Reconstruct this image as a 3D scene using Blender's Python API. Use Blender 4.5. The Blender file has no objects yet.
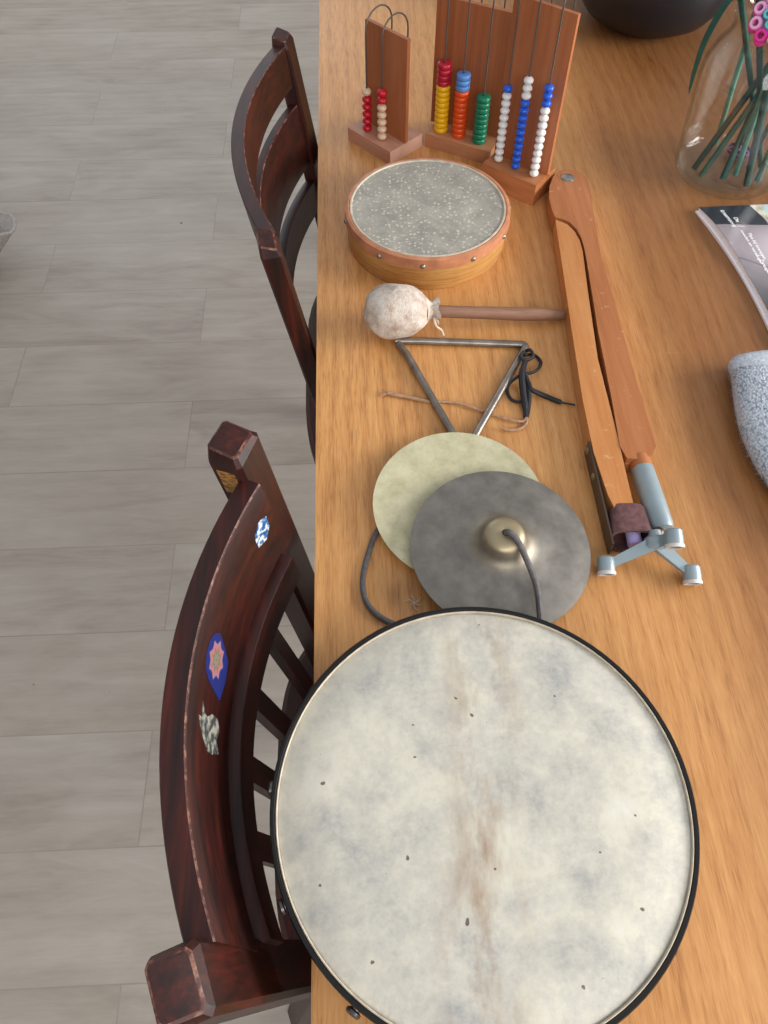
import bpy, bmesh, math, random
from mathutils import Vector, Matrix
from math import sin, cos, pi, radians, sqrt, atan2
random.seed(7)
S = bpy.context.scene
COL = S.collection

# ------------------------------------------------------------------ camera
PITCH, YAW, FPX, CAMZ = radians(57), radians(2.4), 770.0, 1.45
FW = Vector((sin(YAW)*cos(PITCH), cos(YAW)*cos(PITCH), -sin(PITCH)))
RI = Vector((cos(YAW), -sin(YAW), 0))
UP = RI.cross(FW)
CAM = Vector((0, 0, CAMZ))
def at(px, py, z):
    d = FW + RI*((px-384)/FPX) - UP*((py-512)/FPX)
    return CAM + d*((z-CAMZ)/d.z)
cd = bpy.data.cameras.new('camera')
cd.sensor_fit = 'VERTICAL'; cd.sensor_height = 24; cd.lens = 24*FPX/1024
cd.clip_start = .02
cam = bpy.data.objects.new('camera', cd); COL.objects.link(cam)
cam.matrix_world = Matrix.Translation(CAM) @ Matrix((RI, UP, -FW)).transposed().to_4x4()
S.camera = cam

# ------------------------------------------------------------------ materials
def lin(r, g, b):
    f = lambda c: (c/255/12.92) if c/255 <= .04045 else ((c/255+.055)/1.055)**2.4
    return (f(r), f(g), f(b), 1)
class NT:
    def __init__(s, name):
        s.m = bpy.data.materials.new(name); s.m.use_nodes = True
        s.t = s.m.node_tree; s.n = s.t.nodes; s.b = s.n['Principled BSDF']
    def new(s, t, **kw):
        n = s.n.new('ShaderNode'+t)
        for k, v in kw.items():
            if hasattr(n, k): setattr(n, k, v)
            else: n.inputs[k.replace('_', ' ')].default_value = v
        return n
    def l(s, a, b): s.t.links.new(a, b)
    def coord(s, scale=(1, 1, 1), rot=(0, 0, 0), loc=(0, 0, 0), src=None):
        m = s.new('Mapping')
        m.inputs['Scale'].default_value = scale; m.inputs['Rotation'].default_value = rot; m.inputs['Location'].default_value = loc
        s.l(src or s.new('TexCoord').outputs['Object'], m.inputs['Vector'])
        return m.outputs['Vector']
    def noise(s, vec, scale=5, detail=3, rough=.5, dist=0):
        n = s.new('TexNoise'); n.inputs['Scale'].default_value = scale; n.inputs['Detail'].default_value = detail
        n.inputs['Roughness'].default_value = rough; n.inputs['Distortion'].default_value = dist
        s.l(vec, n.inputs['Vector']); return n.outputs['Fac']
    def ramp(s, fac, stops):
        r = s.new('ValToRGB'); e = r.color_ramp.elements
        while len(e) < len(stops): e.new(.5)
        for x, (p, c) in zip(e, stops): x.position = p; x.color = c if len(c) == 4 else (*c, 1)
        s.l(fac, r.inputs['Fac']); return r.outputs['Color']
    def mix(s, fac, a, b, mode='MIX'):
        n = s.new('Mix', data_type='RGBA', blend_type=mode)
        for v, k in ((fac, 0), (a, 6), (b, 7)):
            if hasattr(v, 'is_output'): s.l(v, n.inputs[k])
            else: n.inputs[k].default_value = v
        return n.outputs[2]
    def math(s, op, a, b=0, c=None):
        n = s.new('Math', operation=op)
        for i, v in enumerate((a, b, c)):
            if v is None: continue
            if hasattr(v, 'is_output'): s.l(v, n.inputs[i])
            else: n.inputs[i].default_value = v
        return n.outputs[0]
    def col(s, c):
        if hasattr(c, 'is_output'): s.l(c, s.b.inputs['Base Color'])
        else: s.b.inputs['Base Color'].default_value = c
    def bump(s, h, strength=.3, dist=.002):
        b = s.new('Bump'); b.inputs['Strength'].default_value = strength; b.inputs['Distance'].default_value = dist
        s.l(h, b.inputs['Height']); s.l(b.outputs['Normal'], s.b.inputs['Normal'])
    def set(s, rough=.5, metal=0, spec=.5):
        for k, v in (('Roughness', rough), ('Metallic', metal), ('Specular IOR Level', spec)):
            if hasattr(v, 'is_output'): s.l(v, s.b.inputs[k])
            else: s.b.inputs[k].default_value = v
        return s.m
def plain(name, c, rough=.5, metal=0, var=.12, vscale=40, bump=0, spec=.5):
    t = NT(name); n = t.noise(t.coord(), vscale, 3)
    dark = tuple(x*(1-var) for x in c[:3])+(1,); lite = tuple(min(1, x*(1+var)) for x in c[:3])+(1,)
    t.col(t.ramp(n, [(.3, dark), (.7, lite)]))
    if bump: t.bump(n, bump, .001)
    return t.set(rough, metal, spec)
def wood(name, dark, mid, lite, axis='Y', gs=90, rough=.45, scratch=None, spec=.4, big=5, along=None):
    """grain that runs along one axis of the object (or along a direction in plan)"""
    t = NT(name)
    rot = (0, 0, 0)
    if along is not None: rot = (0, 0, -along); axis = 'X'
    k = {'X': (.06, 1, 1), 'Y': (1, .06, 1), 'Z': (1, 1, .05)}[axis]
    base = t.coord((1, 1, 1), rot)
    v = t.coord(k, src=base)
    n1 = t.noise(v, gs, 4, .6, .6); n2 = t.noise(v, gs*4, 2, .6); n3 = t.noise(t.coord(k, src=base, loc=(3, 3, 3)), big*4, 2, .5)
    f = t.math('ADD', t.math('MULTIPLY', n1, .5), t.math('ADD', t.math('MULTIPLY', n2, .25), t.math('MULTIPLY', n3, .35)))
    c = t.ramp(f, [(.36, dark), (.55, mid), (.76, lite)])
    if scratch:
        s = t.noise(t.coord((1, 1, 1), loc=(7, 1, 2)), 70, 6, .75)
        c = t.mix(t.ramp(s, [(.61, (0, 0, 0)), (.68, (.7, .7, .7))]), c, scratch)
    t.col(c); t.bump(n2, .08, .001)
    return t.set(rough, 0, spec)

def mat_floor():
    t = NT('grey_oak_plank_floor')
    o = t.coord()
    br = t.new('TexBrick', offset=.37, offset_frequency=2, squash=1)
    t.l(t.coord(loc=(.42, -.055, 0)), br.inputs['Vector'])
    for k, v in (('Scale', 1), ('Mortar Size', .0013), ('Mortar Smooth', .2), ('Brick Width', 1.22), ('Row Height', .2055), ('Bias', 0)): br.inputs[k].default_value = v
    br.inputs['Color1'].default_value = (0, 0, 0, 1); br.inputs['Color2'].default_value = (1, 1, 1, 1); br.inputs['Mortar'].default_value = (.5, .5, .5, 1)
    # each plank shifts its own grain
    sep = t.new('SeparateColor'); t.l(br.outputs['Color'], sep.inputs['Color'])
    off = t.new('CombineXYZ'); t.l(t.math('MULTIPLY', sep.outputs[0], 9.0), off.inputs['X']); t.l(t.math('MULTIPLY', sep.outputs[0], 3.7), off.inputs['Z'])
    va = t.new('VectorMath', operation='ADD'); t.l(o, va.inputs[0]); t.l(off.outputs[0], va.inputs[1])
    g = t.coord((.24, 1, 1), src=va.outputs[0])
    n1 = t.noise(g, 16, 5, .62, 1.2); n2 = t.noise(t.coord((.12, 1, 1), src=va.outputs[0]), 150, 3, .65)
    n3 = t.noise(t.coord((.45, 1, 1), src=va.outputs[0]), 5, 2, .5, .6)
    w = t.new('TexWave', wave_type='BANDS', bands_direction='Y', wave_profile='SIN')
    for k, v in (('Scale', 9), ('Distortion', 9), ('Detail', 3), ('Detail Scale', .8), ('Detail Roughness', .55)): w.inputs[k].default_value = v
    t.l(t.coord((.10, 1, 1), src=va.outputs[0]), w.inputs['Vector'])
    f = t.math('ADD', t.math('MULTIPLY', n1, .40), t.math('ADD', t.math('MULTIPLY', n2, .17), t.math('ADD', t.math('MULTIPLY', n3, .42), t.math('MULTIPLY', w.outputs['Fac'], .035))))
    c = t.ramp(f, [(.32, lin(150, 139, 127)), (.5, lin(174, 165, 154)), (.68, lin(190, 183, 173))])
    c = t.mix(t.math('MULTIPLY', sep.outputs[0], .25), c, lin(178, 168, 154))
    c = t.mix(t.math('MULTIPLY', br.outputs['Fac'], .26), c, lin(92, 84, 76))
    sp = t.ramp(t.noise(t.coord(loc=(4, 4, 0)), 34, 2, .4), [(.79, (0, 0, 0)), (.81, (1, 1, 1))])
    c = t.mix(sp, c, lin(70, 60, 52))
    t.col(c); t.bump(f, .12, .002)
    return t.set(t.ramp(f, [(.3, (.50,)*3), (.7, (.42,)*3)]), 0, .4)

def mat_table():
    t = NT('honey_oak_table_boards')
    o = t.coord()
    x = t.new('SeparateXYZ'); t.l(o, x.inputs[0])
    # four boards of uneven width running the length of the table, the two on the right browner
    X = x.outputs['X']; joints = (.118-.42, .388-.42, .66-.42)   # measured from the table's own origin
    X = t.math('ADD', X, t.math('MULTIPLY', t.math('SUBTRACT', t.noise(t.coord((1, .12, 1), loc=(8, 8, 8)), 40, 4, .7), .5), .05))
    cell = t.math('ADD', t.math('GREATER_THAN', X, joints[0]), t.math('ADD', t.math('GREATER_THAN', X, joints[1]), t.math('GREATER_THAN', X, joints[2])))
    gap = t.math('MINIMUM', t.math('ABSOLUTE', t.math('SUBTRACT', X, joints[0])), t.math('MINIMUM', t.math('ABSOLUTE', t.math('SUBTRACT', X, joints[1])), t.math('ABSOLUTE', t.math('SUBTRACT', X, joints[2]))))
    wn = t.new('TexWhiteNoise', noise_dimensions='1D'); t.l(cell, wn.inputs['W'])
    off = t.new('CombineXYZ'); t.l(t.math('MULTIPLY', wn.outputs['Value'], 7), off.inputs['Y']); t.l(t.math('MULTIPLY', wn.outputs['Value'], 3), off.inputs['Z'])
    va = t.new('VectorMath', operation='ADD'); t.l(o, va.inputs[0]); t.l(off.outputs[0], va.inputs[1])
    w = t.new('TexWave', wave_type='BANDS', bands_direction='X', wave_profile='SIN')
    for k, v in (('Scale', 16), ('Distortion', 11), ('Detail', 2.5), ('Detail Scale', .7), ('Detail Roughness', .5)): w.inputs[k].default_value = v
    t.l(t.coord((1, .13, 1), src=va.outputs[0]), w.inputs['Vector'])
    n1 = t.noise(t.coord((1, .07, 1), src=va.outputs[0]), 300, 4, .7, .3)
    n2 = t.noise(t.coord((1, .05, 1), src=va.outputs[0]), 800, 2, .6)
    n3 = t.noise(t.coord((1, .3, 1), src=va.outputs[0]), 7, 3, .55, .8)
    f = t.math('ADD', t.math('MULTIPLY', w.outputs['Fac'], .07), t.math('ADD', t.math('MULTIPLY', n1, .44), t.math('ADD', t.math('MULTIPLY', n2, .24), t.math('MULTIPLY', n3, .22))))
    c = t.ramp(f, [(.32, lin(166, 112, 62)), (.46, lin(203, 147, 88)), (.60, lin(218, 165, 104)), (.74, lin(230, 182, 124))])
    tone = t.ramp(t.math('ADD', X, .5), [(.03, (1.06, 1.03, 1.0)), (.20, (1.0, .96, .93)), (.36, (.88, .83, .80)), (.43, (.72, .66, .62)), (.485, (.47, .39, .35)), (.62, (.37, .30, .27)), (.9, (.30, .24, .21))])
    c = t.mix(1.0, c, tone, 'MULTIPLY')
    edge = t.math('LESS_THAN', gap, .0005)
    c = t.mix(t.math('MULTIPLY', edge, .10), c, lin(110, 70, 40))
    po = t.ramp(t.noise(t.coord((1, .055, 1), src=va.outputs[0], loc=(3, 1, 0)), 560, 2, .5), [(.60, (0, 0, 0)), (.68, (1, 1, 1))])
    c = t.mix(t.math('MULTIPLY', po, .30), c, lin(132, 84, 46))
    # fine pale scratches and a few small knots
    sc = t.ramp(t.noise(t.coord((.25, 1, 1), rot=(0, 0, .7)), 95, 5, .8, 1.5), [(.66, (0, 0, 0)), (.71, (1, 1, 1))])
    c = t.mix(t.math('MULTIPLY', sc, .38), c, lin(206, 164, 120))
    kn = t.ramp(t.noise(t.coord((1, .6, 1), loc=(2.2, 5, 0)), 26, 2, .3), [(.80, (0, 0, 0)), (.83, (1, 1, 1))])
    c = t.mix(t.math('MULTIPLY', kn, .7), c, lin(84, 46, 24))
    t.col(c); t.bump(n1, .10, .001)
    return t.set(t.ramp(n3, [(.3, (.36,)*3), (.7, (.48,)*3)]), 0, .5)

def mat_drumskin():
    t = NT('mottled_vellum')
    o = t.coord()
    n1 = t.noise(o, 14, 5, .62, .4); n2 = t.noise(t.coord(loc=(2, 9, 1)), 30, 4, .7); n3 = t.noise(o, 220, 2)
    n3 = t.noise(o, 170, 4, .75)
    f = t.math('ADD', t.math('MULTIPLY', n1, .52), t.math('ADD', t.math('MULTIPLY', n2, .28), t.math('MULTIPLY', n3, .20)))
    c = t.ramp(f, [(.36, lin(158, 157, 155)), (.46, lin(188, 185, 175)), (.56, lin(208, 204, 188)), (.70, lin(220, 217, 206))])
    # warm stain down the middle
    s = t.new('SeparateXYZ'); t.l(o, s.inputs[0])
    ax = t.math('ABSOLUTE', t.math('ADD', s.outputs['X'], t.math('MULTIPLY', s.outputs['Y'], -.10)))
    band = t.math('SUBTRACT', 1, t.math('MULTIPLY', ax, 24)); band = t.math('MAXIMUM', band, 0)
    st = t.ramp(t.noise(t.coord((1, .35, 1), loc=(1, 2, 3)), 34, 4, .65), [(.46, (0, 0, 0)), (.68, (1, 1, 1))])
    c = t.mix(t.math('MULTIPLY', t.math('MULTIPLY', st, band), .8), c, lin(146, 112, 84))
    c = t.mix(t.math('MULTIPLY', t.ramp(t.noise(t.coord((1, .25, 1), rot=(0, 0, .5)), 42, 5, .8, 2), [(.67, (0, 0, 0)), (.71, (1, 1, 1))]), .3), c, lin(222, 218, 206))
    dots = t.ramp(t.noise(t.coord(loc=(5.3, 1.7, 0)), 120, 1, .3), [(.785, (0, 0, 0)), (.80, (1, 1, 1))])
    c = t.mix(t.math('MULTIPLY', dots, .8), c, lin(70, 40, 24))
    t.col(c); t.bump(n2, .05, .001)
    return t.set(.48, 0, .35)
def mat_greyskin():
    t = NT('grey_speckled_hide')
    o = t.coord()
    n1 = t.noise(o, 26, 4, .6); n2 = t.noise(o, 190, 4, .7)
    c = t.ramp(n1, [(.3, lin(140, 138, 129)), (.7, lin(178, 174, 162))])
    c = t.mix(t.math('MULTIPLY', t.ramp(n2, [(.56, (0, 0, 0)), (.66, (1, 1, 1))]), .75), c, lin(212, 206, 194))
    v = t.new('TexVoronoi', feature='F1'); v.inputs['Scale'].default_value = 190; t.l(o, v.inputs['Vector'])
    sep = t.new('SeparateColor'); t.l(v.outputs['Color'], sep.inputs['Color'])
    d = t.math('MULTIPLY', t.math('LESS_THAN', v.outputs['Distance'], .34), t.math('GREATER_THAN', sep.outputs[0], .66))
    c = t.mix(t.math('MULTIPLY', d, .6), c, lin(226, 218, 200))
    t.col(c); t.bump(n2, .25, .001)
    return t.set(.5, 0, .4)
def mat_mahogany(name='dark_red_varnished_wood', axis='Y', k=1.0):
    t = NT(name)
    kk = {'X': (.08, 1, 1), 'Y': (1, .08, 1), 'Z': (1, 1, .06)}[axis]
    n1 = t.noise(t.coord(kk), 80, 4, .6, .3); n2 = t.noise(t.coord(kk), 300, 2)
    f = t.math('ADD', t.math('MULTIPLY', n1, .7), t.math('MULTIPLY', n2, .3))
    g = lambda *c: tuple(x*k for x in lin(*c)[:3])+(1,)
    t.col(t.ramp(f, [(.35, g(24, 7, 5)), (.52, g(50, 14, 8)), (.72, g(80, 25, 12))]))
    t.bump(n2, .05, .001)
    return t.set(.44, 0, .45)
def mat_worn():
    t = NT('worn_pale_edge')
    n = t.noise(t.coord(), 120, 4, .7)
    t.col(t.ramp(n, [(.46, lin(66, 24, 16)), (.72, lin(160, 112, 92))]))
    return t.set(.5)
def mat_bronze():
    t = NT('dull_grey_bronze')
    o = t.coord(); s = t.new('SeparateXYZ'); t.l(o, s.inputs[0])
    r = t.math('SQRT', t.math('ADD', t.math('POWER', s.outputs['X'], 2), t.math('POWER', s.outputs['Y'], 2)))
    ring = t.new('CombineXYZ'); t.l(t.math('MULTIPLY', r, 1), ring.inputs['X'])
    rn = t.noise(ring.outputs[0], 320, 3, .7)
    n = t.noise(o, 34, 4, .65)
    c = t.ramp(n, [(.32, lin(120, 116, 110)), (.7, lin(150, 145, 137))])
    bell = t.ramp(r, [(.0195, (1, 1, 1)), (.0215, (0, 0, 0))])
    c = t.mix(t.math('MULTIPLY', bell, .8), c, lin(178, 162, 128))
    rg = t.ramp(r, [(.021, (0, 0, 0)), (.025, (.5,)*3), (.040, (0, 0, 0))])
    c = t.mix(rg, c, lin(140, 124, 92))
    t.col(c); t.bump(rn, .06, .001)
    return t.set(t.ramp(n, [(.3, (.40,)*3), (.7, (.50,)*3)]), .7)
def mat_brass():
    t = NT('pale_tarnished_brass')
    o = t.coord(); n = t.noise(o, 40, 5, .7); n2 = t.noise(o, 160, 3, .7)
    c = t.ramp(n, [(.3, lin(180, 174, 138)), (.6, lin(212, 206, 172)), (.75, lin(220, 215, 186))])
    c = t.mix(t.math('MULTIPLY', t.ramp(n2, [(.62, (0, 0, 0)), (.72, (1, 1, 1))]), .35), c, lin(124, 120, 98))
    t.col(c)
    return t.set(.5, .35)
def mat_glass():
    t = NT('clear_glass')
    out = t.n['Material Output']
    tr = t.new('BsdfTransparent'); tr.inputs['Color'].default_value = (.955, .975, .965, 1)
    lw = t.new('LayerWeight'); lw.inputs['Blend'].default_value = .25
    t.l(t.ramp(lw.outputs['Facing'], [(.4, (.975, .985, .98)), (.8, (.84, .89, .87)), (1, (.42, .54, .50))]), tr.inputs['Color'])
    gl = t.new('BsdfGlossy'); gl.inputs['Roughness'].default_value = .03
    fr = t.new('Math', operation='MULTIPLY_ADD'); t.l(t.math('POWER', lw.outputs['Facing'], 3.5), fr.inputs[0]); fr.inputs[1].default_value = .75; fr.inputs[2].default_value = .05
    mx = t.new('MixShader'); t.l(fr.outputs[0], mx.inputs[0]); t.l(tr.outputs[0], mx.inputs[1]); t.l(gl.outputs[0], mx.inputs[2])
    t.l(mx.outputs[0], out.inputs['Surface'])
    return t.m

# ------------------------------------------------------------------ mesh helpers
def finish(bm, name, mats, parent=None, origin=None, angle=35, smooth=True):
    """link bm (world coordinates) as one object; origin = where the object's own origin stands"""
    bmesh.ops.recalc_face_normals(bm, faces=bm.faces[:])
    proot = parent
    base = Vector((0, 0, 0))
    while proot is not None: base = base + proot.location; proot = proot.parent
    org = Vector(origin) if origin is not None else base
    bmesh.ops.translate(bm, verts=bm.verts[:], vec=-org)
    me = bpy.data.meshes.new(name); bm.to_mesh(me); bm.free()
    for m in (mats if isinstance(mats, (list, tuple)) else [mats]): me.materials.append(m)
    if smooth:
        for p in me.polygons: p.use_smooth = True
        me.set_sharp_from_angle(angle=radians(angle))
    o = bpy.data.objects.new(name, me); COL.objects.link(o)
    o.location = org - base
    if parent is not None: o.parent = parent
    return o
def tag(o, label, cat, group=None):
    o['label'] = label; o['category'] = cat
    if group: o['group'] = group
    return o
def thing(name, label, cat, loc, group=None):
    o = bpy.data.objects.new(name, None); COL.objects.link(o); o.location = loc
    o.empty_display_size = .05
    return tag(o, label, cat, group)
def ring_loft(bm, rings, closed=True, cap=True):
    vs = [[bm.verts.new(p) for p in r] for r in rings]
    n = len(vs[0]); fs = []
    for a, b in zip(vs, vs[1:]):
        for i in range(n if closed else n-1):
            j = (i+1) % n
            fs.append(bm.faces.new((a[i], a[j], b[j], b[i])))
    if cap and closed:
        fs.append(bm.faces.new(vs[0][::-1])); fs.append(bm.faces.new(vs[-1]))
    return vs, fs
def catmull(pts, n=8):
    P = [Vector(p) for p in pts]; P = [P[0]*2-P[1]]+P+[P[-1]*2-P[-2]]; out = []
    for i in range(1, len(P)-2):
        a, b, c, d = P[i-1:i+3]
        for k in range(n):
            t = k/n
            out.append(.5*((2*b)+(c-a)*t+(2*a-5*b+4*c-d)*t*t+(3*b-a-3*c+d)*t**3))
    out.append(P[-2]); return out
def tube(bm, pts, r, n=12, flat=1.0):
    """round tube along points; r is a number or a list; flat squashes it vertically"""
    P = [Vector(p) for p in pts]; m = len(P)
    R = r if isinstance(r, (list, tuple)) else [r]*m
    if len(R) != m: R = [R[0]+(R[-1]-R[0])*i/(m-1) if len(R) == 2 else R[min(len(R)-1, int(i/(m-1)*(len(R)-1)+.5))] for i in range(m)]
    T = [(P[min(i+1, m-1)]-P[max(i-1, 0)]).normalized() for i in range(m)]
    ref = Vector((0, 0, 1)) if abs(T[0].z) < .9 else Vector((1, 0, 0))
    N = (ref - T[0]*ref.dot(T[0])).normalized(); rings = []
    for i in range(m):
        N = (N - T[i]*N.dot(T[i])).normalized(); B = T[i].cross(N)
        rings.append([P[i]+N*(cos(2*pi*k/n)*R[i]*flat)+B*(sin(2*pi*k/n)*R[i]) for k in range(n)])
    return ring_loft(bm, rings)
def lathe(bm, prof, center, axis=(0, 0, 1), n=48):
    """prof: (radius, height) pairs from one end to the other along axis"""
    A = Vector(axis).normalized(); ref = Vector((1, 0, 0)) if abs(A.x) < .9 else Vector((0, 1, 0))
    U = (ref-A*ref.dot(A)).normalized(); V = A.cross(U); c = Vector(center); vs = []
    for r, h in prof:
        if r < 1e-6: vs.append([bm.verts.new(c+A*h)])
        else: vs.append([bm.verts.new(c+A*h+U*(cos(2*pi*k/n)*r)+V*(sin(2*pi*k/n)*r)) for k in range(n)])
    for a, b in zip(vs, vs[1:]):
        for k in range(n):
            j = (k+1) % n
            q = [a[k % len(a)], a[j % len(a)], b[j % len(b)], b[k % len(b)]]
            q2 = []
            for v in q:
                if v not in q2: q2.append(v)
            if len(q2) >= 3: bm.faces.new(q2)
    return vs
def bevel_all(bm, w, seg=2, geom=None):
    e = [x for x in (geom or bm.edges) if x.is_valid and len(x.link_faces) == 2 and x.calc_face_angle(0) > radians(25)]
    return bmesh.ops.bevel(bm, geom=e, offset=w, segments=seg, affect='EDGES', profile=.5, clamp_overlap=True)
def rub(bm, w, seg=2):
    r = bevel_all(bm, w, seg)
    for f in r['faces']: f.material_index = 1
def prism(bm, poly, z0, z1):
    a = [bm.verts.new((p[0], p[1], z0)) for p in poly]; b = [bm.verts.new((p[0], p[1], z1)) for p in poly]
    n = len(poly); bm.faces.new(a[::-1]); bm.faces.new(b)
    for i in range(n): bm.faces.new((a[i], a[(i+1) % n], b[(i+1) % n], b[i]))
def beam(bm, p0, p1, w, d, side=(0, 1, 0), taper=1.0):
    """rectangular bar p0->p1: w along side, d across"""
    p0, p1 = Vector(p0), Vector(p1); T = (p1-p0).normalized(); s = Vector(side); s = (s-T*s.dot(T)).normalized(); q = T.cross(s)
    rings = []
    for p, k in ((p0, 1), (p1, taper)):
        rings.append([p+s*(a*w/2*k)+q*(b*d/2*k) for a, b in ((-1, -1), (1, -1), (1, 1), (-1, 1))])
    return ring_loft(bm, rings)
def box(bm, o, ux, uy, sx, sy, z0, z1):
    """upright box: corner o (x,y), plan axes ux, uy, sizes sx, sy"""
    c = [(o[0]+ux[0]*a*sx+uy[0]*b*sy, o[1]+ux[1]*a*sx+uy[1]*b*sy) for a, b in ((0, 0), (1, 0), (1, 1), (0, 1))]
    prism(bm, c, z0, z1)
B = bmesh.new

# ------------------------------------------------------------------ palette
M_floor, M_table = mat_floor(), mat_table()
M_mah = mat_mahogany(); M_mahz = mat_mahogany('dark_red_varnished_post', 'Z'); M_worn = mat_worn()
M_abw = wood('red_brown_plywood', lin(140, 78, 46), lin(168, 100, 62), lin(184, 116, 74), 'Z', 60, .45)
M_abb = wood('orange_beech_base', lin(156, 104, 72), lin(184, 128, 92), lin(198, 146, 110), along=-.75, gs=60)
M_abp = wood('pink_beech_base', lin(168, 118, 96), lin(190, 138, 114), lin(206, 158, 134), along=-.8, gs=60)
M_wire = plain('dark_steel_wire', lin(104, 96, 92), .4, .5)
M_cw1 = wood('orange_varnished_beech', lin(164, 102, 54), lin(188, 124, 70), lin(202, 144, 92), 'Y', 60, .4, lin(214, 178, 136))
M_cw2 = wood('brown_varnished_beech', lin(142, 84, 48), lin(166, 102, 60), lin(184, 122, 78), 'Y', 60, .4, lin(208, 168, 128))
M_vedge = plain('rubbed_varnish_edge', lin(200, 152, 114), .5, 0, .2, 50)
M_grey = plain('blue_grey_enamel', lin(150, 166, 172), .35, .25, .06)
M_leather = plain('maroon_leather', lin(96, 62, 62), .7, 0, .35, 160, .4)
M_steel = plain('steel', lin(160, 156, 150), .42, .9, .3, 200)
M_dsteel = plain('darkened_steel', lin(142, 134, 126), .36, .8, .3, 50)
M_ash = wood('blond_bent_ash', lin(172, 124, 68), lin(200, 154, 92), lin(214, 172, 112), 'X', 60, .4)
M_band = plain('salmon_hide_band', lin(188, 126, 92), .5, 0, .2, 60)
M_lip = plain('pale_hide_edge', lin(196, 184, 164), .55, 0, .2, 90)
M_black = plain('black_painted_hoop', lin(26, 25, 25), .35, .3)
M_skin = mat_drumskin(); M_gskin = mat_greyskin()
M_bronze = mat_bronze(); M_brass = mat_brass(); M_glass = mat_glass()
M_cordg = plain('grey_leather_cord', lin(92, 88, 88), .7, 0, .25, 200, .3)
M_blackcord = plain('black_lace', lin(26, 27, 32), .55, 0, .3, 200, .3)
M_twine = plain('frayed_twine', lin(176, 140, 112), .85, 0, .25, 300, .5)
M_handle = wood('weathered_brown_handle', lin(92, 62, 46), lin(128, 92, 72), lin(150, 114, 92), 'X', 90, .55)

# ------------------------------------------------------------------ setting: floor
bm = B(); prism(bm, [(-3.2, -1.6), (3.0, -1.6), (3.0, 5.0), (-3.2, 5.0)], -.05, 0)
o = finish(bm, 'floor', M_floor); o['kind'] = 'structure'

M_wall = plain('white_wall_paint', lin(222, 218, 210), .8, 0, .02, 6)
for nm, q in (('wall_left', [(-3.3, -1.6), (-3.2, -1.6), (-3.2, 5.0), (-3.3, 5.0)]), ('wall_far', [(-3.3, 5.0), (3.0, 5.0), (3.0, 5.1), (-3.3, 5.1)])):
    bm = B(); prism(bm, q, -.05, 2.6); o = finish(bm, nm, M_wall); o['kind'] = 'structure'

# ------------------------------------------------------------------ table
TZ = .75; TX0 = -.0555
tb = thing('dining_table', 'long honey oak dining table holding the drums, cymbals and abacuses', 'table', (.42, .75, 0))
bm = B(); prism(bm, [(TX0, -.35), (.92, -.35), (.92, 1.95), (TX0, 1.95)], TZ-.038, TZ); bevel_all(bm, .0025, 2)
finish(bm, 'tabletop', M_table, tb)
for x in (TX0+.14, .92-.14):
    for y in (-.2, 1.8):
        bm = B(); beam(bm, (x, y, 0), (x, y, TZ-.038), .08, .08); bevel_all(bm, .004)
        finish(bm, 'leg', M_table, tb)

# ------------------------------------------------------------------ chairs
def post_mesh(top, xslope, yslope, w, d, zlow, foot, turn=0):
    """back post: reclining above the seat, then a leg that splays to the floor. w along y, d along x"""
    top = Vector(top)
    low = Vector((top.x+xslope*(top.z-zlow), top.y+yslope*(top.z-zlow), zlow))
    rings = []
    for p, k, zz in ((Vector(foot), .78, 0), (low, 1.0, 0), (top-Vector((-xslope, -yslope, 1))*.012, 1.0, 0), (top, .80, 0)):
        r = []
        for a, b in ((-1, -.62), (-.62, -1), (.62, -1), (1, -.62), (1, .62), (.62, 1), (-.62, 1), (-1, .62)):
            # chamfered section
            ca = a if abs(a) == 1 else (.80 if a > 0 else -.80); cb = b if abs(b) == 1 else (.80 if b > 0 else -.80)
            qx, qy = cb*d/2*k, ca*w/2*k
            r.append(p+Vector((qx*cos(turn)-qy*sin(turn), qx*sin(turn)+qy*cos(turn), 0)))
        rings.append(r)
    # a tilted end cap: the front lower than the back
    bm = B(); vs, fs = ring_loft(bm, rings)
    for v in vs[-1]: v.co.z += (-v.co.x+top.x)*.35
    for f in bm.faces:
        f.material_index = 0
    # the chipped bevel ring round the top
    n = 8
    for f in bm.faces:
        tops = sum(1 for v in f.verts if v in vs[-1])
        if tops == 2: f.material_index = 1
    top_edges = [e for e in bm.edges if e.verts[0] in vs[-1] and e.verts[1] in vs[-1]]
    r = bmesh.ops.bevel(bm, geom=top_edges, offset=.0016, segments=1, affect='EDGES')
    for f in r['faces']: f.material_index = 1
    for f in bm.faces:
        if f.material_index == 1 and f not in r['faces']: f.material_index = 0
    return bm
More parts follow.
